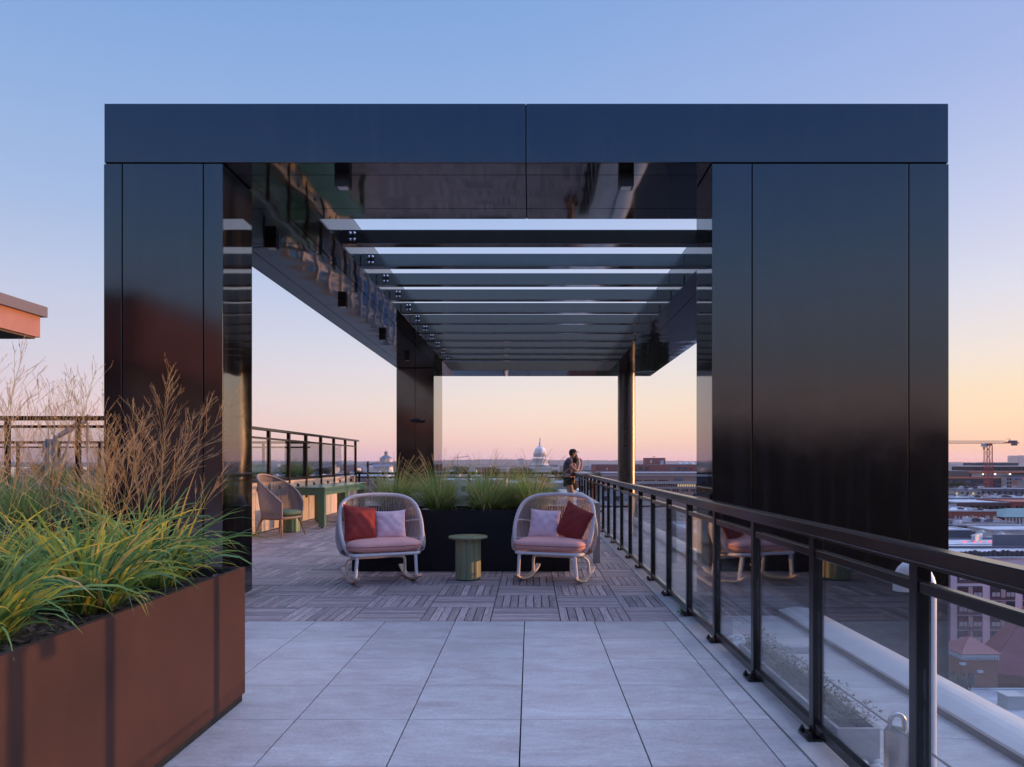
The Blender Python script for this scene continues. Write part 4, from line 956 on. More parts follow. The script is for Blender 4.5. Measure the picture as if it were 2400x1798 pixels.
for (x, y, desc, hs, ns, lb) in ((-2.03, 3.92, 'rightmost clump of tall switchgrass, at the far corner of the rust planter', 1.02, 13, .60),
                     (-1.98, 3.28, 'second clump of switchgrass from the right, along the front edge of the rust planter', 1.0, 10, .58),
                     (-2.02, 2.62, 'switchgrass clump nearest the camera at the left edge, with long drooping blades', 1.05, 10, .60),
                     (-2.62, 3.95, 'tall switchgrass clump at the back corner of the rust planter', 1.08, 15, .60),
                     (-2.55, 3.30, 'tall switchgrass clump in the back row of the rust planter, second from its far end', 1.15, 14, .60),
                     (-2.28, 4.00, 'narrow switchgrass clump with yellowing blades between the two far corner clumps', .98, 13, .5)):
    k += 1; ns = ns - 4 if x < -2.4 else ns
    switchgrass('switchgrass', (x, y, .735), desc, 100+k, hs*1.06, 220, ns-3, lb*1.12, bias=(None if k % 2 else -1.2))
# black planter behind the chairs with fountain grasses
planter_box('steel_planter', 'black steel planter behind the round table, holding fountain grasses', -2.28, .504, 9.32, 10.2, .788, MT['blackpl'], .74, seed=3, foot=False)
def fountain_master(seed, nbl=620, L0=.62, np_=26, r0=.13):
    r_ = random.Random(seed); a, p_ = MB(), MB()
    for i in range(nbl):
        az = r_.uniform(0, 2*pi); rr = r0*sqrt(r_.random())
        ribbon(a, (rr*cos(az), rr*sin(az), 0), az+r_.gauss(0,.35), L0*r_.uniform(.6,1.12), r_.uniform(.0034,.0062), r_.uniform(.05,1.05), r_.uniform(.3,1.6), r_, 6)
    for i in range(np_):
        az = r_.uniform(0, 2*pi); L_ = L0*r_.uniform(1.0,1.35); ln = r_.uniform(.05,.6); p = Vector((0,0,0)); pts = []; n = 8
        for q in range(n+1):
            pts.append(p.copy()); an_ = ln + .5*(q/n)**1.5; p = p + Vector((cos(az)*sin(an_), sin(az)*sin(an_), cos(an_)))*L_/n
        a.tube(pts, .0011, 3, cap=False)
        d = (pts[-1]-pts[-2]).normalized(); o1 = d.orthogonal().normalized(); o2 = d.cross(o1)
        for h_ in range(60):
            c = pts[-2] + d*r_.uniform(-.02,.10); an_ = r_.uniform(0, 2*pi); e = c + (o1*cos(an_)+o2*sin(an_))*.009 + d*.014; s_ = d.cross(e-c).normalized()*.0008
            p_.add([c-s_, c+s_, e], [(0,1,2)])
    return a, p_
def fountain(label, loc, seed, group, nbl=620, L0=.62, np_=26, sc_=1.0, rz=0.):
    t = thing('fountain_grass', loc, label, 'ornamental grass', group, rz); a, p_ = fountain_master(seed, nbl, L0, np_)
    a.build('leaves', MT['fine'], t, world=False); p_.build('plumes', MT['plume'], t, world=False); t.scale = (sc_,)*3; return t
G1 = 'fountain grasses in the black planter'
f1 = fountain('second fountain grass mound from the left, just right of the left chair', (-1.22, 9.72, .74), 11, G1, 1700, .67, 60)
f2 = fountain('leftmost fountain grass mound in the black planter, behind the left chair', (-1.82, 9.85, .74), 12, G1, 1500, .63, 55)
f3 = copy_tree(f1, (-.60, 9.70, .74), 2.2, 'third fountain grass mound from the left, above the round side table')
f4 = copy_tree(f2, (.03, 9.80, .74), 1.1, 'rightmost fountain grass mound in the black planter, behind the right chair'); f4.scale = (1.08,)*3
f5 = copy_tree(f2, (-.28, 10.0, .74), 4.0, 'small fountain grass at the back of the black planter between the two right mounds'); f5.scale = (.82,)*3
# low herbs and stones in the black planter
b = MB(); r_ = random.Random(21)
for i in range(1500):
    x = r_.uniform(-2.2,.44); y = r_.uniform(9.36, 9.6); p = Vector((x, y, .745+r_.uniform(0,.05))); a = r_.uniform(0,2*pi); d = Vector((cos(a),sin(a),r_.uniform(-.1,.7))).normalized()*.016; s_ = d.cross(Vector((0,0,1))).normalized()*.006
    b.add([p, p+d*.5+s_, p+d, p+d*.5-s_], [(0,1,2,3)])
o = b.build('ground_cover', MT['herb']); tag(o, 'low leafy ground cover along the front of the black planter', 'ground cover', kind='stuff')
for i, (x, y, s_, lb_) in enumerate(((-1.52, 9.45, .055, 'pinkish rough stone in the black planter beside the left chair'), (-1.36, 9.43, .042, 'small pale stone in the black planter, right of the pinkish one'))):
    b = MB(); r_ = random.Random(i+40); vs = []
    for q in range(8):
        for kk in range(12):
            th, ph = pi*q/7, 2*pi*kk/12; w_ = r_.uniform(.85,1.1); vs.append((x+s_*1.3*sin(th)*cos(ph)*w_, y+s_*sin(th)*sin(ph)*w_, .745+s_*.6+s_*.8*cos(th)*w_))
    b.add(vs, [(q*12+kk, q*12+(kk+1)%12, (q+1)*12+(kk+1)%12, (q+1)*12+kk) for q in range(7) for kk in range(12)], 0, False)
    o = b.build('stone', MT['boards']); tag(o, lb_, 'stone')
# second rust planter further left with dark mounds of grass
planter_box('steel_planter', 'rust steel planter at far left behind the tall grasses, half in shadow', -6.6, -4.50, 5.2, 9.6, .785, MT['rust'], .74, seed=6)
G2 = 'dark grass mounds in the far left planter'
g1 = fountain('round dark green grass mound in the left planter, nearest the wide black pier', (-5.0, 8.4, .72), 31, G2, 1300, .66, 24)
g2 = copy_tree(g1, (-5.0, 7.2, .72), 1.3, 'round dark green grass mound in the left planter, second from the wide black pier')
g3 = copy_tree(g1, (-5.9, 8.3, .72), 2.9, 'dark green grass mound at the back of the left planter, far corner')
g4 = copy_tree(g1, (-5.9, 7.1, .72), 4.1, 'dark green grass mound at the back of the left planter, near the left image edge')
for i, (x, y, zz, dsc) in enumerate(((-6.6, 11.6, 1.0, 'wispy tan grass behind the nearer upper roof railing, closest to the black pier'), (-7.7, 11.9, 1.0, 'wispy tan grass behind the nearer upper roof railing, in the middle'), (-8.7, 11.7, 1.0, 'wispy tan grass behind the nearer upper roof railing, at the left edge'),
        (-6.0, 14.6, 1.0, 'grass mound seen through the windscreen glass, nearest'), (-6.1, 16.4, 1.0, 'grass mound seen through the windscreen glass, second'), (-6.0, 18.2, 1.0, 'grass mound seen through the windscreen glass, third'), (-6.2, 20.0, 1.0, 'grass mound seen through the windscreen glass, farthest'))):
    c_ = copy_tree(f2 if i < 3 else g1, (x, y, zz), i*.9, dsc); c_['group'] = 'grasses on the upper roof'
    if i < 3: c_.scale = (.72,.72,.62)
    else: c_.scale = (.9,.9,.75)
# climbing shrub with a few round leaves beside the left pier
t = thing('young_shrub', (-4.35, 6.95, .74), 'thin young shrub with sparse yellow green leaves at the left edge of the black pier', 'shrub'); t.location = (-4.62, 7.0, .74)
b = MB(); lf = MB(); r_ = random.Random(77)
for k in range(4):
    p = Vector((r_.gauss(0,.03), r_.gauss(0,.03), 0)); pts = [p.copy()]; H_ = (1.02,.78,.62,.85)[k]
    for q in range(10):
        p = p + Vector((r_.gauss(.004,.012), r_.gauss(0,.012), H_/10)); pts.append(p.copy())
        if q > 2:
            for z in range(3):
                a = r_.uniform(0,2*pi); d = Vector((cos(a), sin(a), r_.uniform(-.3,.5))).normalized(); c = p + d*.02; s_ = d.cross(Vector((0,0,1))).normalized()*.011; d *= .030
                lf.add([c, c+d*.35+s_, c+d*.75+s_*.8, c+d, c+d*.75-s_*.8, c+d*.35-s_], [(0,1,2,3,4,5)])
    b.tube(pts, [.004*(1-.6*i/10) for i in range(11)], 5)
b.build('stems', MT['bark'], t, world=False); MT['shrubleaf'] = mat_leaf('yellow_green_leaf', [(0,(.08,.11,.02)),(.6,(.22,.20,.03)),(1,(.34,.24,.05))], .35); lf.build('leaves', MT['shrubleaf'], t, world=False)
# pale hoist on the upper roof
hz_ = thing('roof_hoist', (-9.0, 14.0, 1.0), 'pale blue grey roof hoist with boxy cabinet and slanting arm on the upper roof', 'hoist')
def Q(px, py, Y=14.0): return P(px, py, Y)
b = MB(); p0, p1 = Q(112, 1029), Q(125, 1080); b.bbox(p0.x, p1.x, 13.9, 14.05, 1.0, p0.z, .01); q0, q1 = Q(108, 1038), Q(114, 1062); b.box(q0.x, q1.x, 13.88, 13.93, q1.z, q0.z); b.build('cabinet', MT['crane_w'], hz_)
b = MB(); a = Q(129, 1075); b.cyl(a.x, 14, 1.0, Q(0,1020).z, .035, 14); b.build('mast', MT['crane_w'], hz_)
b = MB(); b.tube([Q(128,1040), Q(134,1022)], .06, 8); b.build('knuckle', MT['crane_w'], hz_)
b = MB(); b.tube([Q(134,1026), Q(206,985)], .036, 10); b.tube([Q(137,1018), Q(208,972)], .018, 8); b.build('arm', MT['crane_w'], hz_)
b = MB(); b.tube([Q(168,1004), Q(156,1056)], .022, 8); b.tube([Q(156,1056), Q(144,1084), Q(140,1100)], .036, 10); b.build('strut', MT['crane_w'], hz_)
b = MB(); b.tube([Q(206,980), Q(206,1060)], .03, 10); b.build('rear_post', MT['crane_w'], hz_)

# ================================================================ terracotta penthouse at far left and behind the camera
ph_ = thing('penthouse', (-8.0, 5, ZG), 'terracotta rendered penthouse box with dark metal roof edge at the left edge of the view', 'building')
zt_, zb_ = H + .3175*8, H + .2537*8
b = MB(); b.box(-14, -8, 2.5, 11.9, zb_+.0, zt_-.17); b.build('terracotta_box', MT['terracotta'], ph_)
b = MB(); b.box(-14.1, -7.93, 2.4, 11.98, zt_-.169, zt_); b.build('roof_edge', MT['greycap'], ph_)
b = MB(); b.box(-13.9, -8.05, 2.55, 11.85, zb_-.03, zb_-.001); b.build('soffit', MT['darkund'], ph_)
b = MB(); b.box(-14, -11.5, 2.5, 10.0, -.04, zb_-.031); b.build('wall', MT['terracotta'], ph_)
ph2 = thing('penthouse', (-8.0, -5, 0), 'terracotta rendered rooftop wing behind the camera, seen only as a reflection in the left pier', 'building')
MT['terr_dimmed'] = mat('terracotta_darkened_for_pier_reflection', (.17,.07,.06), .85, var=.15, scale=1.5)
b = MB(); b.box(-16, -8, -16, -.6, 3.4, 4.75); b.build('terracotta_box', MT['terr_dimmed'], ph2)
b = MB(); b.box(-16.1, -7.93, -16.1, -.5, 4.751, 4.93); b.build('roof_edge', MT['greycap'], ph2)
b = MB(); b.box(-16, -8.6, -16, -1.2, -.04, 3.39); b.build('wall', MT['darkund'], ph2)

nb2 = thing('neighbour_building', (0, -62, ZG), 'blackened block behind the camera, modelled for the dark reflection in the black piers', 'building')
b = MB(); b.box(-70, 70, -90, -62, ZG, 4.2); b.build('wall', MT['gap'], nb2)
b = MB(); b.box(-70.3, 70.3, -90.3, -61.7, 4.21, 4.6); b.box(-20, -6, -84, -68, 4.61, 6.4); b.box(12, 30, -84, -68, 4.61, 5.9); b.build('roof', MT['gap'], nb2)
# ================================================================ city beyond
MT.update(
 ground = mat('city_ground', (.045,.045,.048), .95, var=.5, scale=.02),
 hills  = mat('wooded_hill', (.035,.045,.040), 1., var=.35, scale=.012, detail=10),
 brick  = mat('red_brick', (.30,.09,.065), .85, var=.12, scale=1.5),
 brick2 = mat('tan_pink_brick', (.40,.21,.155), .85, var=.10, scale=1.2),
 brick3 = mat('brown_brick', (.13,.075,.065), .85, var=.12, scale=1.5),
 tower  = mat('orange_brick', (.36,.14,.07), .85, var=.16, scale=3.),
 stone  = mat('pale_stone', (.58,.54,.52), .75, var=.08, scale=.8),
 stone2 = mat('warm_stone', (.46,.38,.34), .8, var=.10, scale=.8),
 grey   = mat('grey_cladding', (.13,.13,.15), .6, var=.12, scale=.6),
 dgrey  = mat('dark_cladding', (.05,.052,.062), .45, var=.15, scale=.6),
 wroof  = mat('white_membrane_roof', (.42,.43,.46), .8, var=.35, scale=.35, detail=9),
 groof  = mat('grey_roof', (.26,.26,.29), .85, var=.25, scale=.3),
 darkwin= mat('dark_window_glass', (.012,.018,.026), .12, ior=1.6),
 bluewin= mat('blue_window_glass', (.03,.055,.075), .15, ior=1.7),
 winframe = mat('teal_window_frame', (.03,.07,.09), .5),
 blind  = mat('white_blind', (.42,.46,.46), .8),
 litwin = None,
 redroof= mat('red_metal_roof', (.26,.055,.05), .5, var=.10, scale=2, stretch=(6,1,1)),
 copper = mat('verdigris_roof', (.09,.19,.19), .6, var=.10, scale=.6),
 slab   = mat('orange_slab_edge', (.62,.19,.09), .7),
 cream  = mat('cream_panel', (.55,.50,.46), .7),
 cranered = mat('red_crane_paint', (.42,.055,.04), .5),
 craneyel = mat('pale_crane_jib', (.50,.30,.20), .5),
 domew  = mat('white_dome_stone', (.72,.66,.62), .7, var=.06, scale=.15),
 slate  = mat('blue_grey_slate', (.10,.13,.19), .6, var=.12, scale=.3),
 yellow = mat('yellow_steel', (.55,.33,.03), .5),
 hvac   = mat('pale_rooftop_unit', (.50,.51,.54), .6, var=.1, scale=2),
)
lw = bpy.data.materials.new('lit_window'); lw.use_nodes = True; q = lw.node_tree.nodes['Principled BSDF']; q.inputs['Base Color'].default_value = (.5,.38,.2,1); q.inputs['Emission Color'].default_value = (1,.72,.35,1); q.inputs['Emission Strength'].default_value = .45; MT['litwin'] = lw
rl = bpy.data.materials.new('red_roof_lamp'); rl.use_nodes = True; q = rl.node_tree.nodes['Principled BSDF']; q.inputs['Base Color'].default_value = (.6,.05,.05,1); q.inputs['Emission Color'].default_value = (1,.05,.08,1); q.inputs['Emission Strength'].default_value = 2.0; MT['redlamp'] = rl
wlp = bpy.data.materials.new('white_site_lamp'); wlp.use_nodes = True; q = wlp.node_tree.nodes['Principled BSDF']; q.inputs['Emission Color'].default_value = (1,.95,.85,1); q.inputs['Emission Strength'].default_value = 3.0; MT['whitelamp'] = wlp

# ground sheet and wooded hills on the horizon
b = MB(); n = 40; S = 9000
vs = [(-S+2*S*i/n, -3000+ (S+3000)*j/n, ZG) for i in range(n+1) for j in range(n+1)]
b.add(vs, [(i*(n+1)+j, (i+1)*(n+1)+j, (i+1)*(n+1)+j+1, i*(n+1)+j+1) for i in range(n) for j in range(n)]); struct(b, 'city_ground', MT['ground'])
r_ = random.Random(12)
def hills(name, R_, base, amp, seed, wd=900, a0=-60, a1=60):
    b = MB(); r2 = random.Random(seed); ph = [(r2.uniform(0,6), r2.uniform(3,9), 1.), (r2.uniform(0,6), r2.uniform(10,22), .6), (r2.uniform(0,6), r2.uniform(30,60), .3), (r2.uniform(0,6), 170, .10)]
    n = 900; vs = []
    for i in range(n+1):
        a = radians(a0 + (a1-a0)*i/n); h_ = base + amp*sum(w_*sin(f*a+p_) for p_, f, w_ in ph) + r2.uniform(-1,1)*1.8 + 2.2*abs(sin(i*1.7))*r2.random()
        for (dr, k_) in ((-wd, 0), (-wd*.45, .55), (0, 1), (wd, 0)):
            z = ZG + (h_-ZG)*k_ if k_ else ZG-2
            vs.append(((R_+dr)*sin(a), (R_+dr)*cos(a), z))
    b.add(vs, [(i*4+k_, (i+1)*4+k_, (i+1)*4+k_+1, i*4+k_+1) for i in range(n) for k_ in range(3)], 0, False); struct(b, name, MT['hills'])
hills('hills', 7300, 12, 9, 3)
hills('hills', 5200, -14, 9, 5, 500)

def place(px0, px1, Y): return ((px0-VX)*Y/F, (px1-VX)*Y/F)
def Zp(py, Y): return H - (py-VY)*Y/F
_wm = {}
def window(parent, kind, x, y, z, w_, h_, face='y', mats=None):
    """one window; meshes are shared between equal windows, each window is its own object"""
    key = (kind, round(w_,2), round(h_,2), face)
    if key not in _wm:
        b = MB(); f = .06*w_+.02
        if kind == 'double':
            b.box(-w_/2, w_/2, -.10, -.02, -h_/2, h_/2, 1)
            for (u0, u1, v0, v1, mi) in ((-w_/2+f, -f/2, f/2, h_/2-f, 0), (f/2, w_/2-f, f/2, h_/2-f, 0), (-w_/2+f, -f/2, -h_/2+f, -f/2, 2), (f/2, w_/2-f, -h_/2+f, -f/2, 2)):
                b.box(u0, u1, -.13, -.101, v0, v1, mi)
        elif kind == 'arch':
            pts = [(-w_/2, -h_/2), (w_/2, -h_/2)] + [(w_/2*cos(pi*k/8), h_/2-w_/2+w_/2*sin(pi*k/8)) for k in range(9)]
            b.prism(pts, 'y', -.12, -.02, 0)
        else:
            b.box(-w_/2, w_/2, -.12, -.02, -h_/2, h_/2, 0)
            if kind == 'sill': b.box(-w_/2-.1, w_/2+.1, -.2, -.02, -h_/2-.25, -h_/2-.01, 1)
        if face == 'x': b.v = [(-v[1], v[0], v[2]) for v in b.v]
        if face == '-x': b.v = [(v[1], v[0], v[2]) for v in b.v]
        b.fixn = True
        o = b.build('window', mats or [MT['darkwin'], MT['stone'], MT['blind']], parent, world=False); _wm[key] = o.data
    else:
        o = bpy.data.objects.new('window', _wm[key]); C.objects.link(o); o.parent = parent
    if mats and o.data.materials[0] != mats[0]:
        o.material_slots[0].link = 'OBJECT'; o.material_slots[0].material = mats[0]
    o.location = Vector((x, y, z)) - root_loc(parent); return o
def bldg(label, px0, px1, pyt, Y, depth, wall, roof=None, pyb=None, name='building', parapet=.6, group=None, zt=None, pcap=None):
    x0, x1 = place(px0, px1, Y); z1 = Zp(pyt, Y) if zt is None else zt; z0 = ZG if pyb is None else Zp(pyb, Y)
    t = thing(name, ((x0+x1)/2, Y, z0), label, 'building', group)
    b = MB(); b.box(x0, x1, Y, Y+depth, z0, z1-.05); b.build('wall', wall, t)
    if roof is not None:
        b = MB(); b.box(x0+.35, x1-.35, Y+.35, Y+depth-.35, z1-parapet-.02+ .0, z1-parapet+.3); 
        b = MB(); q_ = .35
        b.box(x0-.1, x1+.1, Y-.1, Y+q_, z1-.049, z1+parapet); b.box(x0-.1, x1+.1, Y+depth-q_, Y+depth+.1, z1-.049, z1+parapet)
        b.box(x0-.1, x0+q_, Y+q_+.001, Y+depth-q_-.001, z1-.049, z1+parapet); b.box(x1-q_, x1+.1, Y+q_+.001, Y+depth-q_-.001, z1-.049, z1+parapet)
        b.build('parapet', pcap or roof, t)
        b = MB(); b.box(x0+q_+.01, x1-q_-.01, Y+q_+.01, Y+depth-q_-.01, z1-.049, z1+.02); b.build('roof', roof, t)
    return t, x0, x1, z0, z1
def units(t, x0, x1, y0, y1, z, n, seed, s=(1.2,1.2,1.3), m=None, label='rooftop_unit'):
    r_ = random.Random(seed)
    for i in range(n):
        b = MB(); w_, d_, h_ = s[0]*r_.uniform(.6,1.5), s[1]*r_.uniform(.6,1.3), s[2]*r_.uniform(.5,1.3); x, y = r_.uniform(x0+w_, x1-w_), r_.uniform(y0+d_, y1-d_)
        b.box(x-w_/2, x+w_/2, y-d_/2, y+d_/2, z, z+h_); b.cyl(x, y, z+h_, z+h_+.2, min(w_,d_)*.35, 10)
        b.build(label, m or (MT['hvac'], MT['grey'], MT['stone2'], MT['hvac'], MT['dgrey'])[i % 5], t)

# ---- centre right: pink and red brick blocks
t, x0, x1, z0, z1 = bldg('pale pink brick building with a row of small arched windows, right of the round column', 1412, 1800, 1109, 600, 60, MT['brick2'], MT['wroof'], parapet=.5)
b = MB(); b.box(x0-.3, x1+.3, 599.5, 599.99, Zp(1116,600), Zp(1112.5,600)); b.box(x0-.3, x1+.3, 599.3, 599.99, Zp(1134,600), Zp(1128.5,600)); b.box(x0-.3, x1+.3, 599.4, 599.99, Zp(1145,600), Zp(1143,600)); b.build('cornice', MT['stone2'], t)
for i in range(30):
    px = 1492 + 5.44*i
    if px > 1800 or i > 29: break
    window(t, 'arch', *(lambda p: (p.x, 600, p.z))(P(px, 1137.6, 600)), 1.15, 2.1, mats=[MT['litwin'] if 18 <= i <= 25 else MT['darkwin']])
for i in range(12):
    for j in range(3): 
        p = P(1512 + 22*i + 5.4*j, 1149.5, 600); window(t, 'plain', p.x, 600, p.z, 1.1, 2.1, mats=[MT['darkwin']])
for i in range(7):
    p = P(1530+33*i, 1162, 600); window(t, 'arch', p.x, 600, p.z, 3.8, 4.2, mats=[MT['darkwin']])
for (pa, pb, py) in ((1488,1504,1126),(1508,1535,1126),(1540,1567,1126)):
    p = P((pa+pb)/2, py, 600); window(t, 'plain', p.x, 600, p.z, (pb-pa)*.33, .8, mats=[MT['darkwin']])
p = P(1590, 1124, 600); q_ = window(t, 'plain', p.x, 600, p.z, 8, 2.4, mats=[MT['grey']]); q_.name = 'louvre_panel'
t, x0, x1, z0, z1 = bldg('long dark red brick upper block with large gridded windows, behind the pale pink building', 1396, 1800, 1089.5, 680, 50, MT['brick'], MT['groof'], parapet=.4)
for (pa, pb, wm) in ((1483,1491,'darkwin'),(1496,1506,'dgrey'),(1511,1521,'dgrey'),(1570,1581,'grey'),(1586,1595,'bluewin'),(1600,1610,'bluewin'),(1616,1621,'dgrey'),(1408,1413,'grey'),(1421,1424,'cream'),(1436,1440,'grey')):
    p = P((pa+pb)/2, 1099, 680); window(t, 'plain', p.x, 680, p.z, (pb-pa)*.398, 3.4 if pb-pa > 6 else 2.0, mats=[MT[wm]])
for i in range(3):
    p = P(1598+15*i, 1086, 690); b = MB(); b.lathe(p.x, 700, [(2.2, z1), (2.2, z1+1.2), (1.2, z1+2.2), (0, z1+2.5)], 14); b.build('roof_tank', MT['hvac'], t)
t, x0, x1, z0, z1 = bldg('red brick stair tower with two white doors rising above the long brick block', 1512.5, 1559.5, 1074, 700, 14, MT['brick'], MT['brick'], parapet=.3)
p = P(1526, 1082, 700); window(t, 'plain', p.x, 700, p.z, 1.5, 3.2, mats=[MT['cream']]); p = P(1551.5, 1084, 700); window(t, 'plain', p.x, 700, p.z, 3.4, 4.2, mats=[MT['wroof']])
b = MB(); p = P(1534, 1073, 700)
for dx in (-.6,.7): b.tube([(p.x+dx, 703, z1), (p.x+dx, 703, z1+1.4)], .12, 5); b.tube([(p.x+dx-.3, 702.6, z1+1.2), (p.x+dx+.3, 703.4, z1+1.6)], .35, 6)
b.build('aerials', MT['dgrey'], t)

# ---- right of the wide pier
t, x0, x1, z0, z1 = bldg('pale concrete office block with square punched windows, left of the red crane', 2150, 2287, 1091.6, 700, 60, MT['stone'], MT['wroof'])
for j, py in enumerate((1104, 1110.5, 1116.5)):
    for i in range(14): 
        p = P(2226+5.2*i, py, 700); 
        if p.x < x1-1: window(t, 'plain', p.x, 700, p.z, 1.4, 1.5, mats=[MT['darkwin']])
t, x0, x1, z0, z1 = bldg('modern glass building with orange slab edges and setback penthouse, behind the red crane', 2272, 2480, 1104.5, 430, 40, MT['dgrey'], MT['wroof'], parapet=.2)
def strip(t, pa, pb, ya, yb, Y, m, d=.4, nm='band'):
    p, q_ = P(pa, ya, Y), P(pb, yb, Y); b = MB(); b.box(p.x, q_.x, Y-d, Y-.02, q_.z, p.z); return b.build(nm, m, t)
strip(t, 2271, 2480, 1104.6, 1108.6, 430, MT['slab'], 1.2, 'slab_edge'); strip(t, 2277, 2347, 1109, 1122, 430, MT['cream'], .4, 'panel'); strip(t, 2347.3, 2365, 1109, 1122, 430, MT['stone2'], .3, 'panel')
for px in (2303.5, 2331, 2366):
    p = P(px, 1111.5, 430); b = MB(); b.box(p.x-.35, p.x+.35, 429.2, 429.55, p.z-.3, p.z+.3); b.build('site_lamp', MT['whitelamp'], t)
p0 = P(2285, 1094, 436); p1 = P(2480, 1104, 436); b = MB(); b.box(p0.x, p1.x, 436, 460, p1.z+.1, p0.z); b.build('upper_storey', MT['bluewin'], t)
for i in range(24):
    p = P(2290+8*i, 1098.5, 436); b = MB(); b.box(p.x-.12, p.x+.12, 435.8, 435.98, Zp(1103,436), Zp(1095.5,436)); b.build('mullion', MT['grey'], t)
b = MB(); b.box(P(2272,0,433).x, P(2482,0,433).x, 432, 462, p0.z+.05, p0.z+.6); b.build('roof_slab', MT['cream'], t)
p0 = P(2287, 1085, 445); p1 = P(2387, 1093, 445); b = MB(); b.box(p0.x, p1.x, 445, 458, p1.z, p0.z); b.build('penthouse', MT['bluewin'], t)
t, x0, x1, z0, z1 = bldg('dark glazed block with an orange roof line below the modern glass building', 2200, 2354, 1121.5, 405, 20, MT['dgrey'], MT['slab'], parapet=.5)
for j, py in enumerate((1128.5, 1136)):
    for i in range(9):
        p = P(2225+14.5*i, py, 405); q_ = window(t, 'plain', p.x, 405, p.z, 3.1, .9, mats=[MT['bluewin' if (i+j) % 3 else 'grey']])
t, x0, x1, z0, z1 = bldg('tan stair tower with orange boarded bays beside a bright banner, far right', 2354, 2470, 1118, 402, 20, MT['stone2'], MT['grey'])
for j in range(3):
    p = P(2378, 1131+7*j, 402); q_ = window(t, 'plain', p.x, 402, p.z, 2.4, 1.3, mats=[MT['slab']]); q_.name = 'boarded_bay'
    for k_ in range(2): p = P(2362+6*k_, 1123+9*j, 402); window(t, 'plain', p.x, 402, p.z, .9, 1.4, mats=[MT['darkwin']])
sgn = thing('banner', (P(2388,1123,401).x, 401, Zp(1125,401)), 'white roofline banner with blue and red blurred lettering at far right', 'banner')
b = MB(); p, q_ = P(2375.5,1119.5,401), P(2410,1125.5,401); b.box(p.x, q_.x, 400.8, 401, q_.z, p.z); b.build('panel', MT['wroof'], sgn)
MT['bannerblue'] = mat('banner_blue', (.05,.09,.35), .6); MT['bannerred'] = mat('banner_red', (.5,.05,.06), .6)
for i, m_ in enumerate(('bannerblue','bannerblue','bannerblue','bannerred','bannerred','bannerred')):
    p = P(2379+3.0*i, 1122.6, 401); b = MB(); b.box(p.x-.25, p.x+.25, 400.7, 400.79, p.z-.5, p.z+.5); b.build('letter', MT[m_], sgn)
t, x0, x1, z0, z1 = bldg('long grey clad building with a white roof edge, right background below the crane', 2243, 2520, 1147, 320, 16, MT['grey'], MT['groof'], parapet=.3)
for i in range(18): p = P(2252+13*i, 1158, 320); q_ = window(t, 'plain', p.x, 320, p.z, .9, 2.6, mats=[MT['bluewin' if i % 3 else 'darkwin']])
units(t, x0+2, x1-2, 322, 335, z1, 22, 5, (1.6,1.6,.8))
t, x0, x1, z0, z1 = bldg('low white roofed building crowded with rooftop units, right of the wide pier', 2190, 2520, 1168, 262, 20, MT['dgrey'], MT['wroof'], parapet=.3)
units(t, x0+2, x1-2, 264, 280, z1, 40, 6, (1.5,1.5,.7), None)
b = MB(); p, q_ = P(2264,1166,272), P(2296,1176,272); b.box(p.x, q_.x, 272, 280, z1+.02, p.z); b.build('plant_room', MT['stone2'], t)
t, x0, x1, z0, z1 = bldg('brown brick building with a row of dark square windows, right background', 2243, 2377, 1178.5, 240, 20, MT['brick3'], MT['wroof'], parapet=.25)
for i in range(8): p = P(2280+14*i, 1190, 240); window(t, 'sill', p.x, 240, p.z, 1.2, 1.25, mats=[MT['darkwin'], MT['grey']])
t, x0, x1, z0, z1 = bldg('low red brick building at the far right with small square windows above the teal roof', 2377, 2520, 1178, 238, 20, MT['brick'], MT['brick'], parapet=.3)
for i in range(8): p = P(2384+10*i, 1190, 238); window(t, 'sill', p.x, 238, p.z, .9, 1.1, mats=[MT['darkwin'], MT['grey']])
t, x0, x1, z0, z1 = bldg('narrow cream rendered house with a small red door panel, beside the wide black pier', 2190, 2242, 1180, 225, 12, MT['cream'], MT['grey'], parapet=.2)
p = P(2238, 1191, 225); window(t, 'plain', p.x, 225, p.z, .7, 1.2, mats=[MT['brick']])
t, x0, x1, z0, z1 = bldg('red brick apartment house with white framed windows, in front of the brown one', 2230, 2336, 1199, 195, 18, MT['brick'], MT['wroof'], parapet=.3)
for i, (px, w_, h_) in enumerate(((2239,.5,.9),(2248,.25,.6),(2257,.6,.9),(2266,.3,.9),(2272,.3,.9),(2279,.6,1.),(2287,.2,.7),(2296,.25,.7),(2314,1.0,.9),(2331,.8,.9),(2239,.4,.9),(2257,.6,1.0),(2270,.3,1.0),(2283,.5,.9),(2315,.9,1.1))):
    py = 1213 if i < 10 else 1229; p = P(px, py, 195); window(t, 'sill', p.x, 195, p.z, w_, h_, mats=[MT['blind'], MT['stone']])
units(t, x0+1, x1-1, 197, 210, z1, 6, 8, (1.2,1.2,.8))
for (pa, pb, py, Y, wm, lb_) in ((2236,2300,1150,300,'stone2','narrow warm stone block in front of the long grey clad building'),
        (2308,2350,1163,275,'brick','small red brick block among the rooftop units, below the crane mast'),
        (2240,2275,1233,150,'brick3','dark brick house end beside the wide black pier'),
        (2300,2330,1262,125,'dgrey','dark boxy roof plant behind the row of cooling fans'),
        (2352,2400,1268,122,'stone2','warm stone parapet block at the far right behind the cooling fans')):
    t, x0, x1, z0, z1 = bldg(lb_, pa, pb, py, Y, 6, MT[wm], MT['groof'], parapet=.2)
    units(t, x0+.3, x1-.3, Y+.5, Y+5.5, z1, 4, int(pa), (.9,.9,.8))
    nW = max(2, int((x1-x0)/2.2))
    for i in range(nW):
        for j in range(2): window(t, 'plain', x0+(x1-x0)*(i+.5)/nW, Y, z1-1.3-2.6*j, .8, 1.2, mats=[MT['darkwin' if (i+j) % 3 else 'litwin']])
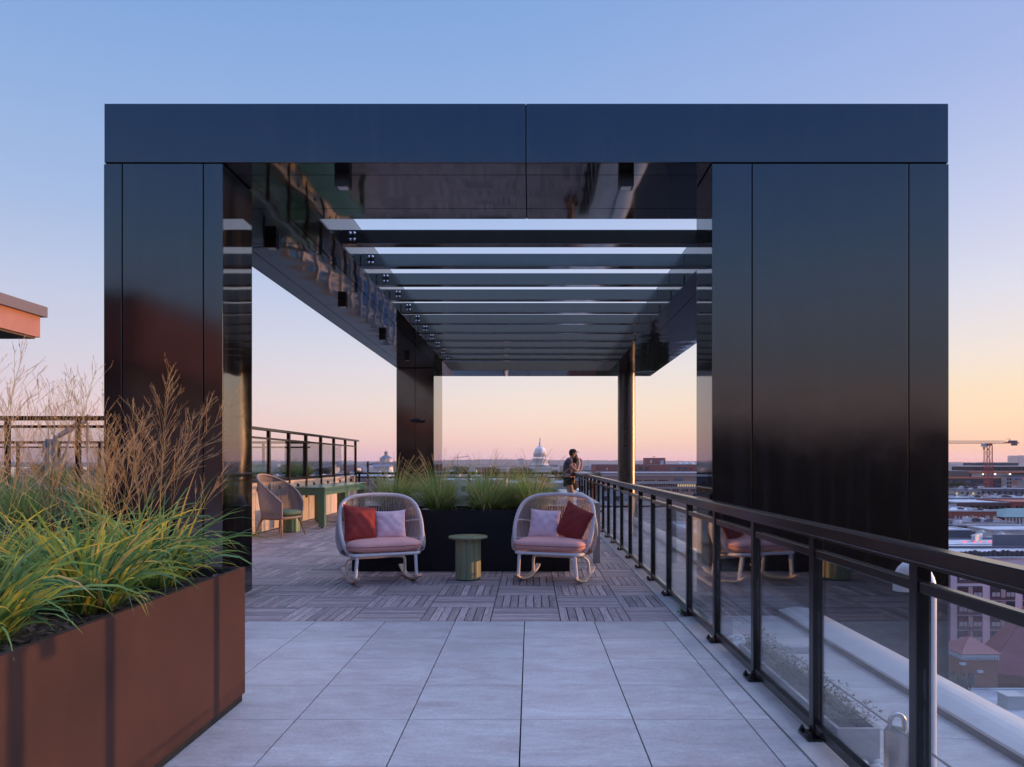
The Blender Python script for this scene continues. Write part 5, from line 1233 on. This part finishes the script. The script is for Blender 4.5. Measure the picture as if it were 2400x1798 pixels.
# teal copper roof with colonnaded facade
t, x0, x1, z0, z1 = bldg('pale colonnaded building under a hipped verdigris copper roof, at the far right edge', 2352, 2560, 1213, 200, 18, MT['brick3'], None)
b = MB(); za, zb2 = Zp(1212,200), Zp(1196,200); b.add([(x0-.6,199.4,za),(x1+.6,199.4,za),(x1+.6,218.6,za),(x0-.6,218.6,za),(x0+7,209,zb2),(x1-7,209,zb2)], [(0,1,5,4),(1,2,5),(2,3,4,5),(3,0,4),(0,3,2,1)]); b.build('roof', MT['copper'], t)
for i in range(14):
    p = P(2356+8*i, 1222, 200); b = MB(); b.box(p.x-.22, p.x+.22, 199.6, 199.98, Zp(1228,200), Zp(1213.5,200)); b.build('column', MT['stone'], t)
    b = MB(); b.box(p.x-.22, p.x+.22, 199.6, 199.98, Zp(1246,200), Zp(1231,200)); b.build('column', MT['stone'], t)
strip(t, 2351, 2560, 1228.3, 1230.7, 200, MT['stone'], .5, 'string_course')
t, x0, x1, z0, z1 = bldg('pale grey flat roofed block in front of the brick apartment house', 2268, 2382, 1226, 160, 9, MT['stone'], MT['groof'], parapet=.2)
units(t, x0+1, x1-1, 161, 168, z1, 16, 9, (1.4,1.4,.7))
t, x0, x1, z0, z1 = bldg('blocky white parapet building at the far right, behind the row of cooling units', 2325, 2520, 1246, 142, 12, MT['stone'], MT['wroof'], parapet=.4)
t, x0, x1, z0, z1 = bldg('dark grey ribbed plant room with a white lid beside the wide black pier', 2200, 2278, 1243, 128, 6, MT['grey'], MT['wroof'], parapet=.15)
t, x0, x1, z0, z1 = bldg('grey roof with a row of white cooling fans and red lamps beside the pier', 2150, 2560, 1284, 112, 12, MT['grey'], MT['wroof'], parapet=.25, pcap=MT['grey'])
b = MB(); p = P(2328,0,113); b.box(p.x, x1, 113, 113.3, z1, z1+1.9); b.build('screen_wall', MT['grey'], t)
r_ = random.Random(3)
for i in range(11):
    p = P(2282+4.6*i, 0, 120); b = MB(); yy = 120+.35*i; b.cyl(p.x, yy, z1+.02, z1+1.0, .30, 12); b.cyl(p.x, yy, z1+1.01, z1+1.12, .36, 12); b.build('cooling_fan', MT['hvac'], t)
for i in range(9):
    p = P(2240+r_.uniform(0,110), 0, 119); b = MB(); b.box(p.x-.09, p.x+.09, 117, 117.2, z1+.3, z1+.48); b.build('red_lamp', MT['redlamp'], t)
# white apartment building with paired windows
t, x0, x1, z0, z1 = bldg('white and grey apartment building with paired teal framed windows, behind the near railing at right', 2222, 2640, 1310, 100, 16, MT['white'], MT['wroof'], parapet=.25)
r_ = random.Random(31)
for i in range(20):
    p = P(2255+11*i, 0, 101.5); b = MB(); h_ = r_.uniform(.7,1.0); b.box(p.x-.22, p.x+.22, 101.4, 102.0, z1+.03, z1+h_); b.cyl(p.x, 101.7, z1+h_, z1+h_+.1, .18, 8); b.build('condenser', MT['dgrey'], t)
for i in range(5):
    px = 2245 + 76.5*i
    for j in range(8):
        py = 1353 + 34.6*j - (5 if j == 0 else 0)
        p = P(px+28, py+2, 100); b = MB(); b.box(p.x-1.72, p.x+1.72, 99.94, 99.99, p.z-1.0, p.z+.93); b.build('infill_panel', MT['grey'], t)
        for dx in (-17, 17):
            p = P(px+28+dx, py, 100); w2 = window(t, 'double', p.x, 99.94, p.z, 1.28, 1.42, mats=[MT['bluewin'], MT['winframe'], MT['blind']])
            if (i, j, dx) == (0, 0, -17):
                pass
        p = P(px+28, py, 100); b = MB(); b.box(p.x-.30, p.x+.30, 99.80, 99.93, p.z-.72, p.z+.72); b.build('pale_pilaster', MT['stone2'], t)
b = MB(); p = P(2205,0,98); b.box(P(2150,0,98).x, P(2238,0,98).x, 99.0, 108, ZG, Zp(1345,98)); b.build('grey_wing', MT['grey'], t)

# brick turret church with red roofs
t = thing('church', (P(2330,0,78).x, 78, ZG), 'orange brick church with a square turret, white dentil cornice and steep dark red roofs', 'church')
Yt = 78.; xl, xr = place(2256, 2338, Yt); dpt = xr-xl; zt = Zp(1533, Yt)
b = MB(); b.box(xl, xr, Yt, Yt+dpt, ZG, zt-.62); b.build('turret', MT['tower'], t)
b = MB(); b.box(xl-.12, xr+.12, Yt-.12, Yt+dpt+.12, zt-.36, zt-.02)
for k in range(15):
    x = xl-.05+(xr-xl+.1)*k/14; b.box(x-.06, x+.06, Yt-.12, Yt-.002, zt-.62, zt-.361); b.box(xl-.12, xl-.002, Yt+dpt*k/14-.06, Yt+dpt*k/14+.06, zt-.62, zt-.361)
b.build('cornice', MT['white'], t)
e = .32; zc_ = Zp(1490, Yt+dpt/2); cx, cy = (xl+xr)/2, Yt+dpt/2
b = MB(); b.box(xl-e, xr+e, Yt-e, Yt+dpt+e, zt-.019, zt+.05); vs = [(xl-e,Yt-e,zt+.051),(xr+e,Yt-e,zt+.051),(xr+e,Yt+dpt+e,zt+.051),(xl-e,Yt+dpt+e,zt+.051),(cx,cy,zc_)]; b.add(vs, [(0,1,4),(1,2,4),(2,3,4),(3,0,4),(0,3,2,1)]); b.tube([(cx,cy,zc_-.15),(cx,cy,zc_+.45),(cx,cy,zc_+1.15)], [.16,.05,.03], 8); tr_ = b.build('turret_roof', MT['redroof'], t)
b = MB(); w_ = Vector((.528,.849,0)); p_ = Vector((.849,-.528,0)); A = Vector((49.75,79.9,-21.6)); Cc = A+w_*14.2; B_ = A+p_*26; D_ = Cc+p_*26; R0 = (A+Cc)/2+p_*6+Vector((0,0,9.2)); R1 = R0+p_*14
b.add([A,B_,D_,Cc,R0,R1], [(0,1,5,4),(1,2,5),(2,3,4,5),(3,0,4)]); b.tube([A, R0], .12, 5); b.tube([R0, R1], .12, 5); b.build('nave_roof', MT['redroof'], t)
b = MB(); q4 = [A+w_*.3+p_*.3, B_+w_*.3-p_*.3, D_-w_*.3-p_*.3, Cc-w_*.3+p_*.3]; b.add([(q.x,q.y,ZG) for q in q4]+[(q.x,q.y,-21.62) for q in q4], [(0,1,5,4),(1,2,6,5),(2,3,7,6),(3,0,4,7),(4,5,6,7)]); b.build('nave_wall', MT['tower'], t)
for (px, py) in ((2257,1556),(2297,1574)):
    p = P(px, py, Yt-.2); b = MB(); b.box(p.x-.28, p.x+.28, Yt-.32, Yt-.003, p.z-.12, p.z+.12); b.build('stone_block', MT['white'], t)
p = P(2275, 1590, Yt); window(t, 'arch', p.x, Yt, p.z, .6, 1.3, mats=[MT['darkwin']])
t, x0, x1, z0, z1 = bldg('low white roof with a boxy air handling unit in front of the brick church', 2235, 2620, 1618, 66, 11.6, MT['tower'], MT['wroof'], parapet=.1, zt=-22.75)
b = MB(); p, q_ = P(2362,1624,71), P(2402,1656,71); b.box(p.x, q_.x, 71, 72.6, z1+.02, z1+1.25); b.box(p.x-.1, q_.x+.1, 70.9, 72.7, z1+1.26, z1+1.36); b.build('air_handler', MT['cream'], t)
units(t, x0+1, x1-1, 67, 76, z1, 9, 77, (.5,.5,.45))
r_ = random.Random(91)                                     # vents, ducts and pipes on the roofs at right
for (pa, pb, Y, dd, zt_, n_) in ((2225,2400,264,44,None,0),):
    pass
# tower crane
t = thing('tower_crane', (P(2316,0,345).x, 345, ZG), 'red tower crane with a long pale lattice jib against the orange sky at right', 'crane')
cx = P(2316, 0, 345).x; zj0, zj1 = Zp(1040, 345), Zp(1033, 345); hw = 1.22
def lattice(mb, a, c, w_, h_, n, r1=.13, r2=.07, tri=False):
    a, c = Vector(a), Vector(c); d = (c-a)/n; ax = (c-a).normalized()
    if abs(ax.z) > .7: u, v = Vector((1,0,0)), Vector((0,1,0))
    else: u, v = Vector((0,1,0)), Vector((0,0,1))
    cor = [u*(-w_)+v*(-h_), u*w_+v*(-h_), u*w_+v*h_, u*(-w_)+v*h_] if not tri else [u*(-w_)+v*(-h_), u*w_+v*(-h_), v*h_]
    for q in cor: mb.tube([a+q, c+q], r1, 4, cap=False)
    m_ = len(cor)
    for i in range(n):
        for k in range(m_):
            p, q = cor[k], cor[(k+1) % m_]
            mb.tube([a+d*i+(p if i % 2 else q), a+d*(i+1)+(q if i % 2 else p)], r2, 3, cap=False); mb.tube([a+d*i+p, a+d*i+q], r2, 3, cap=False)
b = MB(); lattice(b, (cx, 345, ZG), (cx, 345, zj0-1), hw, hw, 30, .17, .09); b.build('mast', MT['cranered'], t)
b = MB(); lattice(b, (P(2080,0,345).x, 345, (zj0+zj1)/2), (P(2350,0,345).x, 345, (zj0+zj1)/2), .6, .62, 52, .11, .06, True); b.build('jib', MT['craneyel'], t)
b = MB(); b.box(P(2351,0,345).x, P(2387,0,345).x, 344.4, 345.6, zj0+.1, zj0+.6); b.tube([(P(2350,0,345).x,345,zj1),(P(2362,0,345).x,345,zj0+.7)], .12, 4); b.build('counter_jib', MT['cranered'], t)
b = MB(); b.box(P(2372,0,345).x, P(2382,0,345).x, 344.2, 345.8, zj0-.9, zj0+.05); b.build('counterweight', MT['grey'], t)
b = MB(); b.box(P(2364,0,345).x, P(2383,0,345).x, 344.5, 345.5, zj0+.61, zj0+1.5); b.box(P(2366.5,0,345).x, P(2367.5,0,345).x, 344.9, 345.1, zj0+1.5, zj0+2.2); b.box(P(2358,0,345).x, P(2367.5,0,345).x, 344.9, 345.1, zj0+2.21, zj0+2.35); b.build('winch', MT['grey'], t)
b = MB(); b.box(P(2301,0,345).x, P(2312,0,345).x, 344, 345.5, zj0-1.4, zj0-.1); b.build('cab', MT['hvac'], t)
b = MB(); b.box(cx-1.3, cx+1.3, 343.8, 346.2, zj0-1.0, zj0-.01); b.build('slewing_ring', MT['cranered'], t)
b = MB(); hx = P(2304.5,0,345).x; b.tube([(hx,344.5,zj0-1.3),(hx,344.5,Zp(1056,345))], .03, 3); b.tube([(hx,344.5,Zp(1048,345)),(hx,344.5,Zp(1055,345))], [.5,.2], 6); b.build('hook_block', MT['cranered'], t)

# ---- white domed capitol on the skyline
Yc = 1860.; cxm = P(1265.7, 0, Yc).x
def zc6(y): return Zp(980 + y/7.373, Yc)
def hw6(w_): return w_/7.373*Yc/F
t = thing('domed_capitol', (cxm, Yc, ZG), 'white domed capitol building with tiered columned drum on the skyline, left of the standing person', 'building')
def dome_part(nm, prof, m=MT['domew'], n=48, sm_=True):
    b = MB(); b.lathe(cxm, Yc, [(hw6(w_), zc6(y)) for w_, y in prof], n, 0, sm_); return b.build(nm, m, t)
dome_part('dome_shell', [(112,606),(103,600),(103,588),(99,572),(93,552),(84,532),(71,515),(55,502),(36,493),(30,489)])
dome_part('lantern', [(32,489),(32,478),(20,476),(18,430),(22,426),(22,418),(14,410),(7,400),(5,385)])
dome_part('statue', [(7,400),(8,388),(5,376),(7,362),(5,350),(4,340),(0,335)], MT['dgrey'], 12)
dome_part('attic', [(121,676),(116,672),(114,618),(118,612),(118,604),(108,602)])
b = MB()
for k in range(36):
    a = 2*pi*(k+.5)/36; r0 = hw6(115.5); c_ = Vector((cxm+r0*cos(a), Yc+r0*sin(a), 0)); tn = Vector((-sin(a), cos(a), 0))*.75; nn_ = Vector((cos(a), sin(a), 0))*.4
    zz0, zz1 = zc6(668), zc6(628); b.add([c_+nn_-tn+Vector((0,0,zz0)), c_+nn_+tn+Vector((0,0,zz0)), c_+nn_+tn+Vector((0,0,zz1)), c_+nn_-tn+Vector((0,0,zz1))], [(0,1,2,3)])
w_ = b.build('attic_windows', MT['stone2'], t); w_['kind'] = 'stuff'
b = MB()
for k in range(36):
    a = 2*pi*(k)/36; r0 = hw6(100); c_ = Vector((cxm+r0*cos(a), Yc+r0*sin(a), 0)); b.cyl(c_.x, c_.y, zc6(597), zc6(584), .01, 3)
dome_part('drum_cornice', [(124,690),(139,700),(140,712),(128,716),(118,716),(118,690),(124,690)])
dome_part('drum', [(118,716),(116,782),(140,784),(142,790),(146,812),(150,814)], MT['domew'])
for k in range(36):
    a = 2*pi*k/36; x, y = cxm+hw6(131)*cos(a), Yc+hw6(131)*sin(a)
    if y > Yc + 4: continue
    b = MB(); b.cyl(x, y, zc6(783), zc6(716), .62, 8); b.build('column', MT['domew'], t)
b = MB(); xa, xb = cxm-hw6(190), cxm+hw6(190); b.box(xa, xb, Yc-26, Yc+26, ZG, zc6(838)); b.build('central_block', MT['domew'], t)
b = MB(); b.add([(xa,Yc-26,zc6(837)),(xb,Yc-26,zc6(837)),(xb,Yc+26,zc6(837)),(xa,Yc+26,zc6(837)),(xa+9,Yc-10,zc6(814)),(xb-9,Yc-10,zc6(814)),(xb-9,Yc+10,zc6(814)),(xa+9,Yc+10,zc6(814))], [(0,1,5,4),(1,2,6,5),(2,3,7,6),(3,0,4,7),(4,5,6,7)]); b.build('copper_roof', MT['copper'], t)
b = MB(); x0_, x1_ = cxm-hw6(600), cxm+hw6(330); b.box(x0_, xa-.1, Yc-12, Yc+20, ZG, zc6(852)); b.box(xb+.1, x1_, Yc-12, Yc+20, ZG, zc6(852)); b.build('wing', MT['domew'], t)
for i in range(26):
    x = cxm-hw6(580)+i*hw6(35)
    if xa-2 < x < xb+2: Yw = Yc-26
    else: Yw = Yc-12
    b = MB(); b.box(x-.9, x+.9, Yw-.3, Yw-.02, zc6(895), zc6(875)); b.build('window', MT['grey'], t)

# ---- domed library like hall at left of the far pier, and white roofs
Yl = 1500.
def dz(px, py): return P(px, py, Yl)
lc = dz(904.8, 1083); sc_l = Yl/F
t = thing('domed_hall', (lc.x, Yl, ZG), 'stone hall with blue grey pavilion roof and lantern, left of the far pier', 'building')
b = MB(); b.lathe(lc.x, Yl, [(15*sc_l, Zp(1083,Yl)), (15*sc_l, Zp(1075.5,Yl)), (15.5*sc_l, Zp(1074.5,Yl))], 8, 0, False); b.build('drum', MT['stone2'], t)
b = MB(); b.lathe(lc.x, Yl, [(15.5*sc_l, Zp(1074.5,Yl)), (11*sc_l, Zp(1071,Yl)), (5.2*sc_l, Zp(1067.3,Yl)), (4.2*sc_l, Zp(1067,Yl))], 8, 0, False); b.build('roof', MT['slate'], t)
b = MB(); b.lathe(lc.x, Yl, [(3.4*sc_l, Zp(1067.4,Yl)), (3.2*sc_l, Zp(1063.6,Yl)), (4.6*sc_l, Zp(1063,Yl)), (4.4*sc_l, Zp(1060.8,Yl)), (2.6*sc_l, Zp(1058.8,Yl)), (.6*sc_l, Zp(1057.4,Yl)), (.3*sc_l, Zp(1055.4,Yl)), (0, Zp(1055,Yl))], 16); b.build('lantern', MT['slate'], t)
for (pa, pb, ya, m_) in ((878,936,1083,'stone2'),(866,910,1086.5,'slate')):
    p, q_ = dz(pa, ya), dz(pb, 1100); b = MB(); b.box(p.x, q_.x, Yl-(30 if m_=='slate' else 18), Yl+18, ZG, p.z); b.build('wing', MT[m_], t)
for i in range(8):
    p = dz(888+6*i, 1090); 
    b = MB(); b.box(p.x-1, p.x+1, Yl-18.4, Yl-18.02, p.z-1.6, p.z+1.6); b.build('window', MT['grey'], t)
t = thing('arched_shed', (P(863,0,1200).x, 1200, ZG), 'long white building with a round barrel gable and grey roof below the domed hall', 'building')
p, q_ = P(850,1100,1200), P(877,1100,1200); r0 = (q_.x-p.x)/2; cxx = (p.x+q_.x)/2
b = MB(); pts = [(cxx+r0*cos(pi*k/16), p.z-1+r0*.72*sin(pi*k/16)) for k in range(17)] + [(cxx-r0, ZG), (cxx+r0, ZG)]; b.prism(pts, 'y', 1200, 1240, 0); b.fixn = True; b.build('barrel_gable', MT['domew'], t)
a_, c_ = P(877,1093,1200), P(912,1098,1200); b = MB(); b.box(a_.x+.2, c_.x, 1202, 1235, ZG, Zp(1095,1200)); b.build('wall', MT['domew'], t); b = MB(); b.prism([(1200,Zp(1095,1200)+.05),(1237,Zp(1095,1200)+.05),(1218,Zp(1088.5,1200))], 'x', a_.x-6, c_.x+1.0); b.fixn = True; b.build('roof', MT['slate'], t)

# ---- many plain city blocks receding to the hills
r_ = random.Random(2024)
mats_b = [MT['stone'], MT['stone2'], MT['brick'], MT['brick2'], MT['grey'], MT['cream'], MT['wroof'], MT['stone']]
G_FAR = 'low city buildings receding to the hills'
far_lbl = 'low flat roofed city building far beyond the deck, one of many small blocks'
def clear(px0, px1, Y):
    for (a, c, ya) in ((1205,1325,1900),(1390,1810,720),(2215,2560,480),(860,940,1540)):
        if px1 > a and px0 < c and Y < ya: return False
    return True
nb_ = 0; tries = 0
while nb_ < 190 and tries < 4000:
    tries += 1
    Y = 420*(4200/420)**(r_.random()**.85); px = r_.uniform(740, 2420) if r_.random() < .82 else r_.uniform(-60, 740)
    wd, dp = r_.uniform(18, 60), r_.uniform(14, 45)
    x0 = (px-VX)*Y/F; pxr = px + wd*F/Y
    if not clear(px-3, pxr+3, Y): continue
    ptop = r_.uniform(1088.5, 1099) if Y > 1500 else (r_.uniform(1094, 1112) if Y > 800 else r_.uniform(1106, 1140))
    zt_ = max(ZG+8, Zp(ptop, Y)); zt_ = min(zt_, ZG+48)
    m_ = r_.choice(mats_b); far_ = Y
    t = thing('city_building', (x0+wd/2, Y, ZG), far_lbl, 'building', G_FAR)
    b = MB(); b.box(x0, x0+wd, Y, Y+dp, ZG, zt_); b.build('wall', m_, t)
    b = MB(); b.box(x0+.4, x0+wd-.4, Y+.4, Y+dp-.4, zt_+.01, zt_+.25); 
    for u in range(r_.randint(1,4)):
        ux, uy = r_.uniform(x0+4, x0+wd-4), r_.uniform(Y+3, Y+dp-3); uw = r_.uniform(1.5,5); b.box(ux-uw/2, ux+uw/2, uy-1.5, uy+1.5, zt_+.26, zt_+r_.uniform(1.2,3.4))
    b.build('roof', MT['wroof'] if r_.random() < .7 else MT['groof'], t)
    if Y < 1700:
        nf = int((zt_-ZG-2)/3.6); b = MB(); kk = 0
        for f in range(max(0, nf-4), nf):
            zz = ZG + 2 + 3.6*f
            b = MB(); b.box(x0+1.2, x0+wd-1.2, Y-.15, Y-.02, zz, zz+1.5); b.build('window_band', MT['darkwin'] if r_.random() < .6 else MT['bluewin'], t)
    nb_ += 1
# nearer roofs seen through the far railing and between the posts
for (pa, pb, py, Y, dp, wm, lb_) in ((700, 905, 1117, 300, 40, 'grey', 'grey flat roofed block seen through the far railing, below the white barrel gable'),
        (905, 1180, 1128, 260, 50, 'stone', 'pale flat roofed block behind the fountain grasses, left of centre'),
        (1190, 1330, 1134, 240, 36, 'stone2', 'pale block seen left of the standing person, below the far railing'),
        (1336, 1425, 1126, 380, 40, 'brick', 'dark red low building with a grey roof, right of the standing person'),
        (560, 700, 1122, 280, 40, 'dgrey', 'dark flat roofed block behind the windscreen glass'),
        (1640, 1900, 1260, 90, 20, 'grey', 'grey flat roofed block hidden behind the wide pier')):
    t, x0, x1, z0, z1 = bldg(lb_, pa, pb, py, Y, dp, MT[wm], MT['wroof'], parapet=.4)
    units(t, x0+1, x1-1, Y+1, Y+dp-2, z1, 7, int(pa), (2.4,2.4,1.6))
    for j in range(4):
        for i in range(int((x1-x0)/4.2)):
            if i < 16: window(t, 'plain', x0+2.4+4.2*i, Y, z1-2.6-3.5*j, 1.6, 1.7, mats=[MT['darkwin']])
# distant towers, cranes and trees
for (pa, pb, py, Y, lb_) in ((2368,2386.5,1069,4200,'pinkish grey flat topped tower block on the far right horizon, left one of two'),(2389,2412,1068.5,4200,'pinkish grey flat topped tower block on the far right horizon, cut by the image edge'),(1215,1228.5,1076,4300,'tiny pale block on the hill line left of the white dome')):
    x0, x1 = place(pa, pb, Y); t = thing('tower_block', ((x0+x1)/2, Y, ZG), lb_, 'building'); b = MB(); b.box(x0, x1, Y, Y+25, ZG, Zp(py,Y)); b.build('wall', MT['stone2'], t); b = MB(); b.box(x0+3, x1-3, Y+3, Y+22, Zp(py,Y)+.05, Zp(py,Y)+2.5); b.build('roof', MT['groof'], t)
t = thing('tower_crane', (P(1072.5,0,2600).x, 2600, ZG), 'small distant tower crane on the hill line between the far pier and the white dome', 'crane')
b = MB(); cx = P(1072.5,0,2600).x; lattice(b, (cx,2600,ZG), (cx,2600,Zp(1065.5,2600)), 1, 1, 16, .45, .25); b.build('mast', MT['grey'], t)
b = MB(); lattice(b, (P(1064.5,1073.5,2600).x,2600,Zp(1073.3,2600)), (P(1097,0,2600).x,2600,Zp(1069.8,2600)), .9, .9, 18, .40, .25); b.build('jib', MT['grey'], t)
for (pa, w_, lb_) in ((1379, 1.2, 'tiny slanted crane boom on the horizon right of the standing person'), (1162.5, .0, 'thin mast on the hill line left of the white dome')):
    b = MB(); p = P(pa, 1090, 2600); q_ = P(pa - w_*2.2, 1076 if w_ else 1070, 2600); b.tube([p, q_], [1.0, .5], 4); o = b.build('mast', MT['grey']); tag(o, lb_, 'mast')

# trees
def tree_master(label, seed, hgt, rad, nleaf=2600, ls=.32, name='tree'):
    r_ = random.Random(seed); t = thing(name, (0,0,0), label, 'tree', 'city trees')
    b = MB(); b.tube([(0,0,0),(.1,0,hgt*.3),(0,.1,hgt*.55)], [rad*.07, rad*.05, rad*.03], 7); blobs = []
    for k in range(14):
        a = r_.uniform(0, 2*pi); e = r_.uniform(-.1, 1); q = Vector((cos(a)*rad*.55*sqrt(1-max(e,0)**2)*r_.uniform(.5,1.1), sin(a)*rad*.55*r_.uniform(.5,1.1), hgt*.58+e*hgt*.30)); blobs.append((q, rad*r_.uniform(.26,.46)))
        b.tube([(0,0,hgt*r_.uniform(.25,.5)), q*.6+Vector((0,0,hgt*.2)), q], [rad*.03, rad*.02, rad*.008], 5)
    b.build('trunk', MT['bark'], t, world=False)
    b = MB()
    for i in range(nleaf):
        q, rr = blobs[i % len(blobs)]; v = Vector((r_.gauss(0,1), r_.gauss(0,1), r_.gauss(0,1))).normalized()*rr*(r_.random()**.35); v.z *= .8; p = q+v; n1 = Vector((r_.gauss(0,1), r_.gauss(0,1), r_.gauss(0,1))).normalized(); n2 = n1.orthogonal().normalized()*ls*r_.uniform(.6,1.2); n1 = n1*ls
        b.add([p-n1, p-n2*.6, p+n1, p+n2*.6], [(0,1,2,3)])
    b.build('crown', MT['treeleaf'], t, world=False); return t
T1 = tree_master('broad dark green street tree, seen beyond the pale block left of the standing person', 5, 16, 7, 2600, .42)
T2 = tree_master('rounded street tree below the railing at right, by the brick church', 6, 13, 5.5, 2400, .36)
T1.location = (P(1215,0,330).x, 330, Zp(1128,330)-13.5); T1.scale = (1.3,1.3,1.2)
T2.location = (P(2243,0,74).x, 74, Zp(1552,74)-12.5); T2.scale = (.3,.45,.9)
cnt = 0
for (px, py, Y, s_, M_) in ((1075,1096,900,1.3,1),(1092,1097,960,1.4,2),(1150,1100,700,1.2,1),(1162,1101,720,1.1,2),(1205,1101,760,1.4,1),(1222,1099,800,1.5,2),(1236,1101,770,1.3,1),(1300,1104,700,.9,2),(1030,1104,640,1.2,1),(845,1106,700,1.2,2),(1350,1104,760,1.0,1),(1395,1112,460,1.0,2),(2235,1136,380,.8,1),(760,1100,600,1.1,1),(650,1102,500,1.0,2),(100,1094,600,1.3,1),(180,1096,560,1.2,2)):
    cnt += 1
    if M_ == 1: c_ = copy_tree(T1, (P(px,0,Y).x, Y, Zp(py,Y)-14*s_), cnt*1.3)
    else: c_ = copy_tree(T2, (P(px,0,Y).x, Y, Zp(py,Y)-11.5*s_), cnt*1.7)
    c_.scale = (s_*1.15, s_*1.15, s_); c_['label'] = 'small rounded tree among the city roofs below the horizon, one of many alike'
for i in range(26):                                     # street trees far below the deck at right, mirrored in the soffit
    r2 = random.Random(i); c_ = copy_tree(T1 if i % 2 else T2, (r2.uniform(18, 95), 55+i*13, ZG), i*.8); c_['label'] = 'leafy street tree far below the deck edge, mirrored in the pergola soffit'; c_['group'] = 'street trees below the deck'; c_.scale = (1.7,1.7,1.5)
b = MB(); b.box(5, 13, -60, 300, ZG+.004, ZG+.06); struct(b, 'road', MT['groof'])
b = MB(); r_ = random.Random(55)                         # far-off woodland that reads as one mass
for i in range(15000):
    Y = 1300*(6200/1300)**r_.random(); px = r_.uniform(-100, 2450); p = P(px, 0, Y); h_ = r_.uniform(4, 15)*(1 if Y < 3500 else 1.3); w_ = r_.uniform(4, 10)
    z = ZG + h_; vs = [(p.x-w_, Y, ZG+1), (p.x+w_, Y-w_*.5, ZG+1), (p.x, Y+w_, ZG+1), (p.x+r_.uniform(-2,2), Y, z+2), (p.x-w_*.8, Y+1, z-2), (p.x+w_*.8, Y, z-2.5)]
    b.add(vs, [(0,1,5,3,4),(1,2,5),(2,0,4),(3,5,2,4)], 0, False)
o = b.build('woodland', MT['treeleaf']); tag(o, 'dark band of far off tree canopy filling the city below the hills', 'woodland', kind='stuff')
# roof of the building itself below the deck and blue glass tower mirrored in the side beam
b = MB(); b.box(-16, 2.88, -7, 9, ZG, -1.2); b.box(-8, 2.88, 9.001, 30, ZG, -1.2); o = b.build('host_building', MT['brick3']); tag(o, 'brick building carrying the roof deck, mostly hidden below it', 'building')
t = thing('glass_tower', (-40, 100, ZG), 'blue glass office block far below at left, mirrored in the side beam of the pergola', 'building')
MT['bluefac'] = mat('blue_glass_facade', (.03,.12,.30), .25, ior=1.6, var=.35, scale=.25)
b = MB(); b.box(-60, -19, 30, 175, ZG, -8.5); b.build('wall', MT['bluefac'], t)
for i in range(9):
    b = MB(); b.box(-18.99, -18.7, 30, 175, ZG+3.6*i+3, ZG+3.6*i+3.4); b.build('floor_band', MT['stone2'], t)
for i in range(36):
    b = MB(); b.box(-18.69, -18.4, 31+4*i, 31.35+4*i, ZG, -8.6); b.build('mullion', MT['stone2'], t)
b = MB(); b.box(-60.2, -18.3, 29.8, 175.2, -8.49, -7.9); b.build('roof', MT['dgrey'], t)
# ================================================================ evening haze
hz = MB(); hz.box(-9600, 9600, -3100, 9800, ZG-1.5, 92)
hm = bpy.data.materials.new('haze'); hm.use_nodes = True; ht = hm.node_tree; ht.nodes.clear()
ho = ht.nodes.new('ShaderNodeOutputMaterial'); pv = ht.nodes.new('ShaderNodeVolumePrincipled')
pv.inputs['Color'].default_value = (.86,.84,.98,1); pv.inputs['Density'].default_value = 5e-5; pv.inputs['Anisotropy'].default_value = .2
ht.links.new(pv.outputs[0], ho.inputs['Volume'])
o = hz.build('haze', hm); tag(o, 'thin lilac evening haze between the deck and the far hills', 'haze', kind='stuff')
sc.cycles.volume_bounces = 1
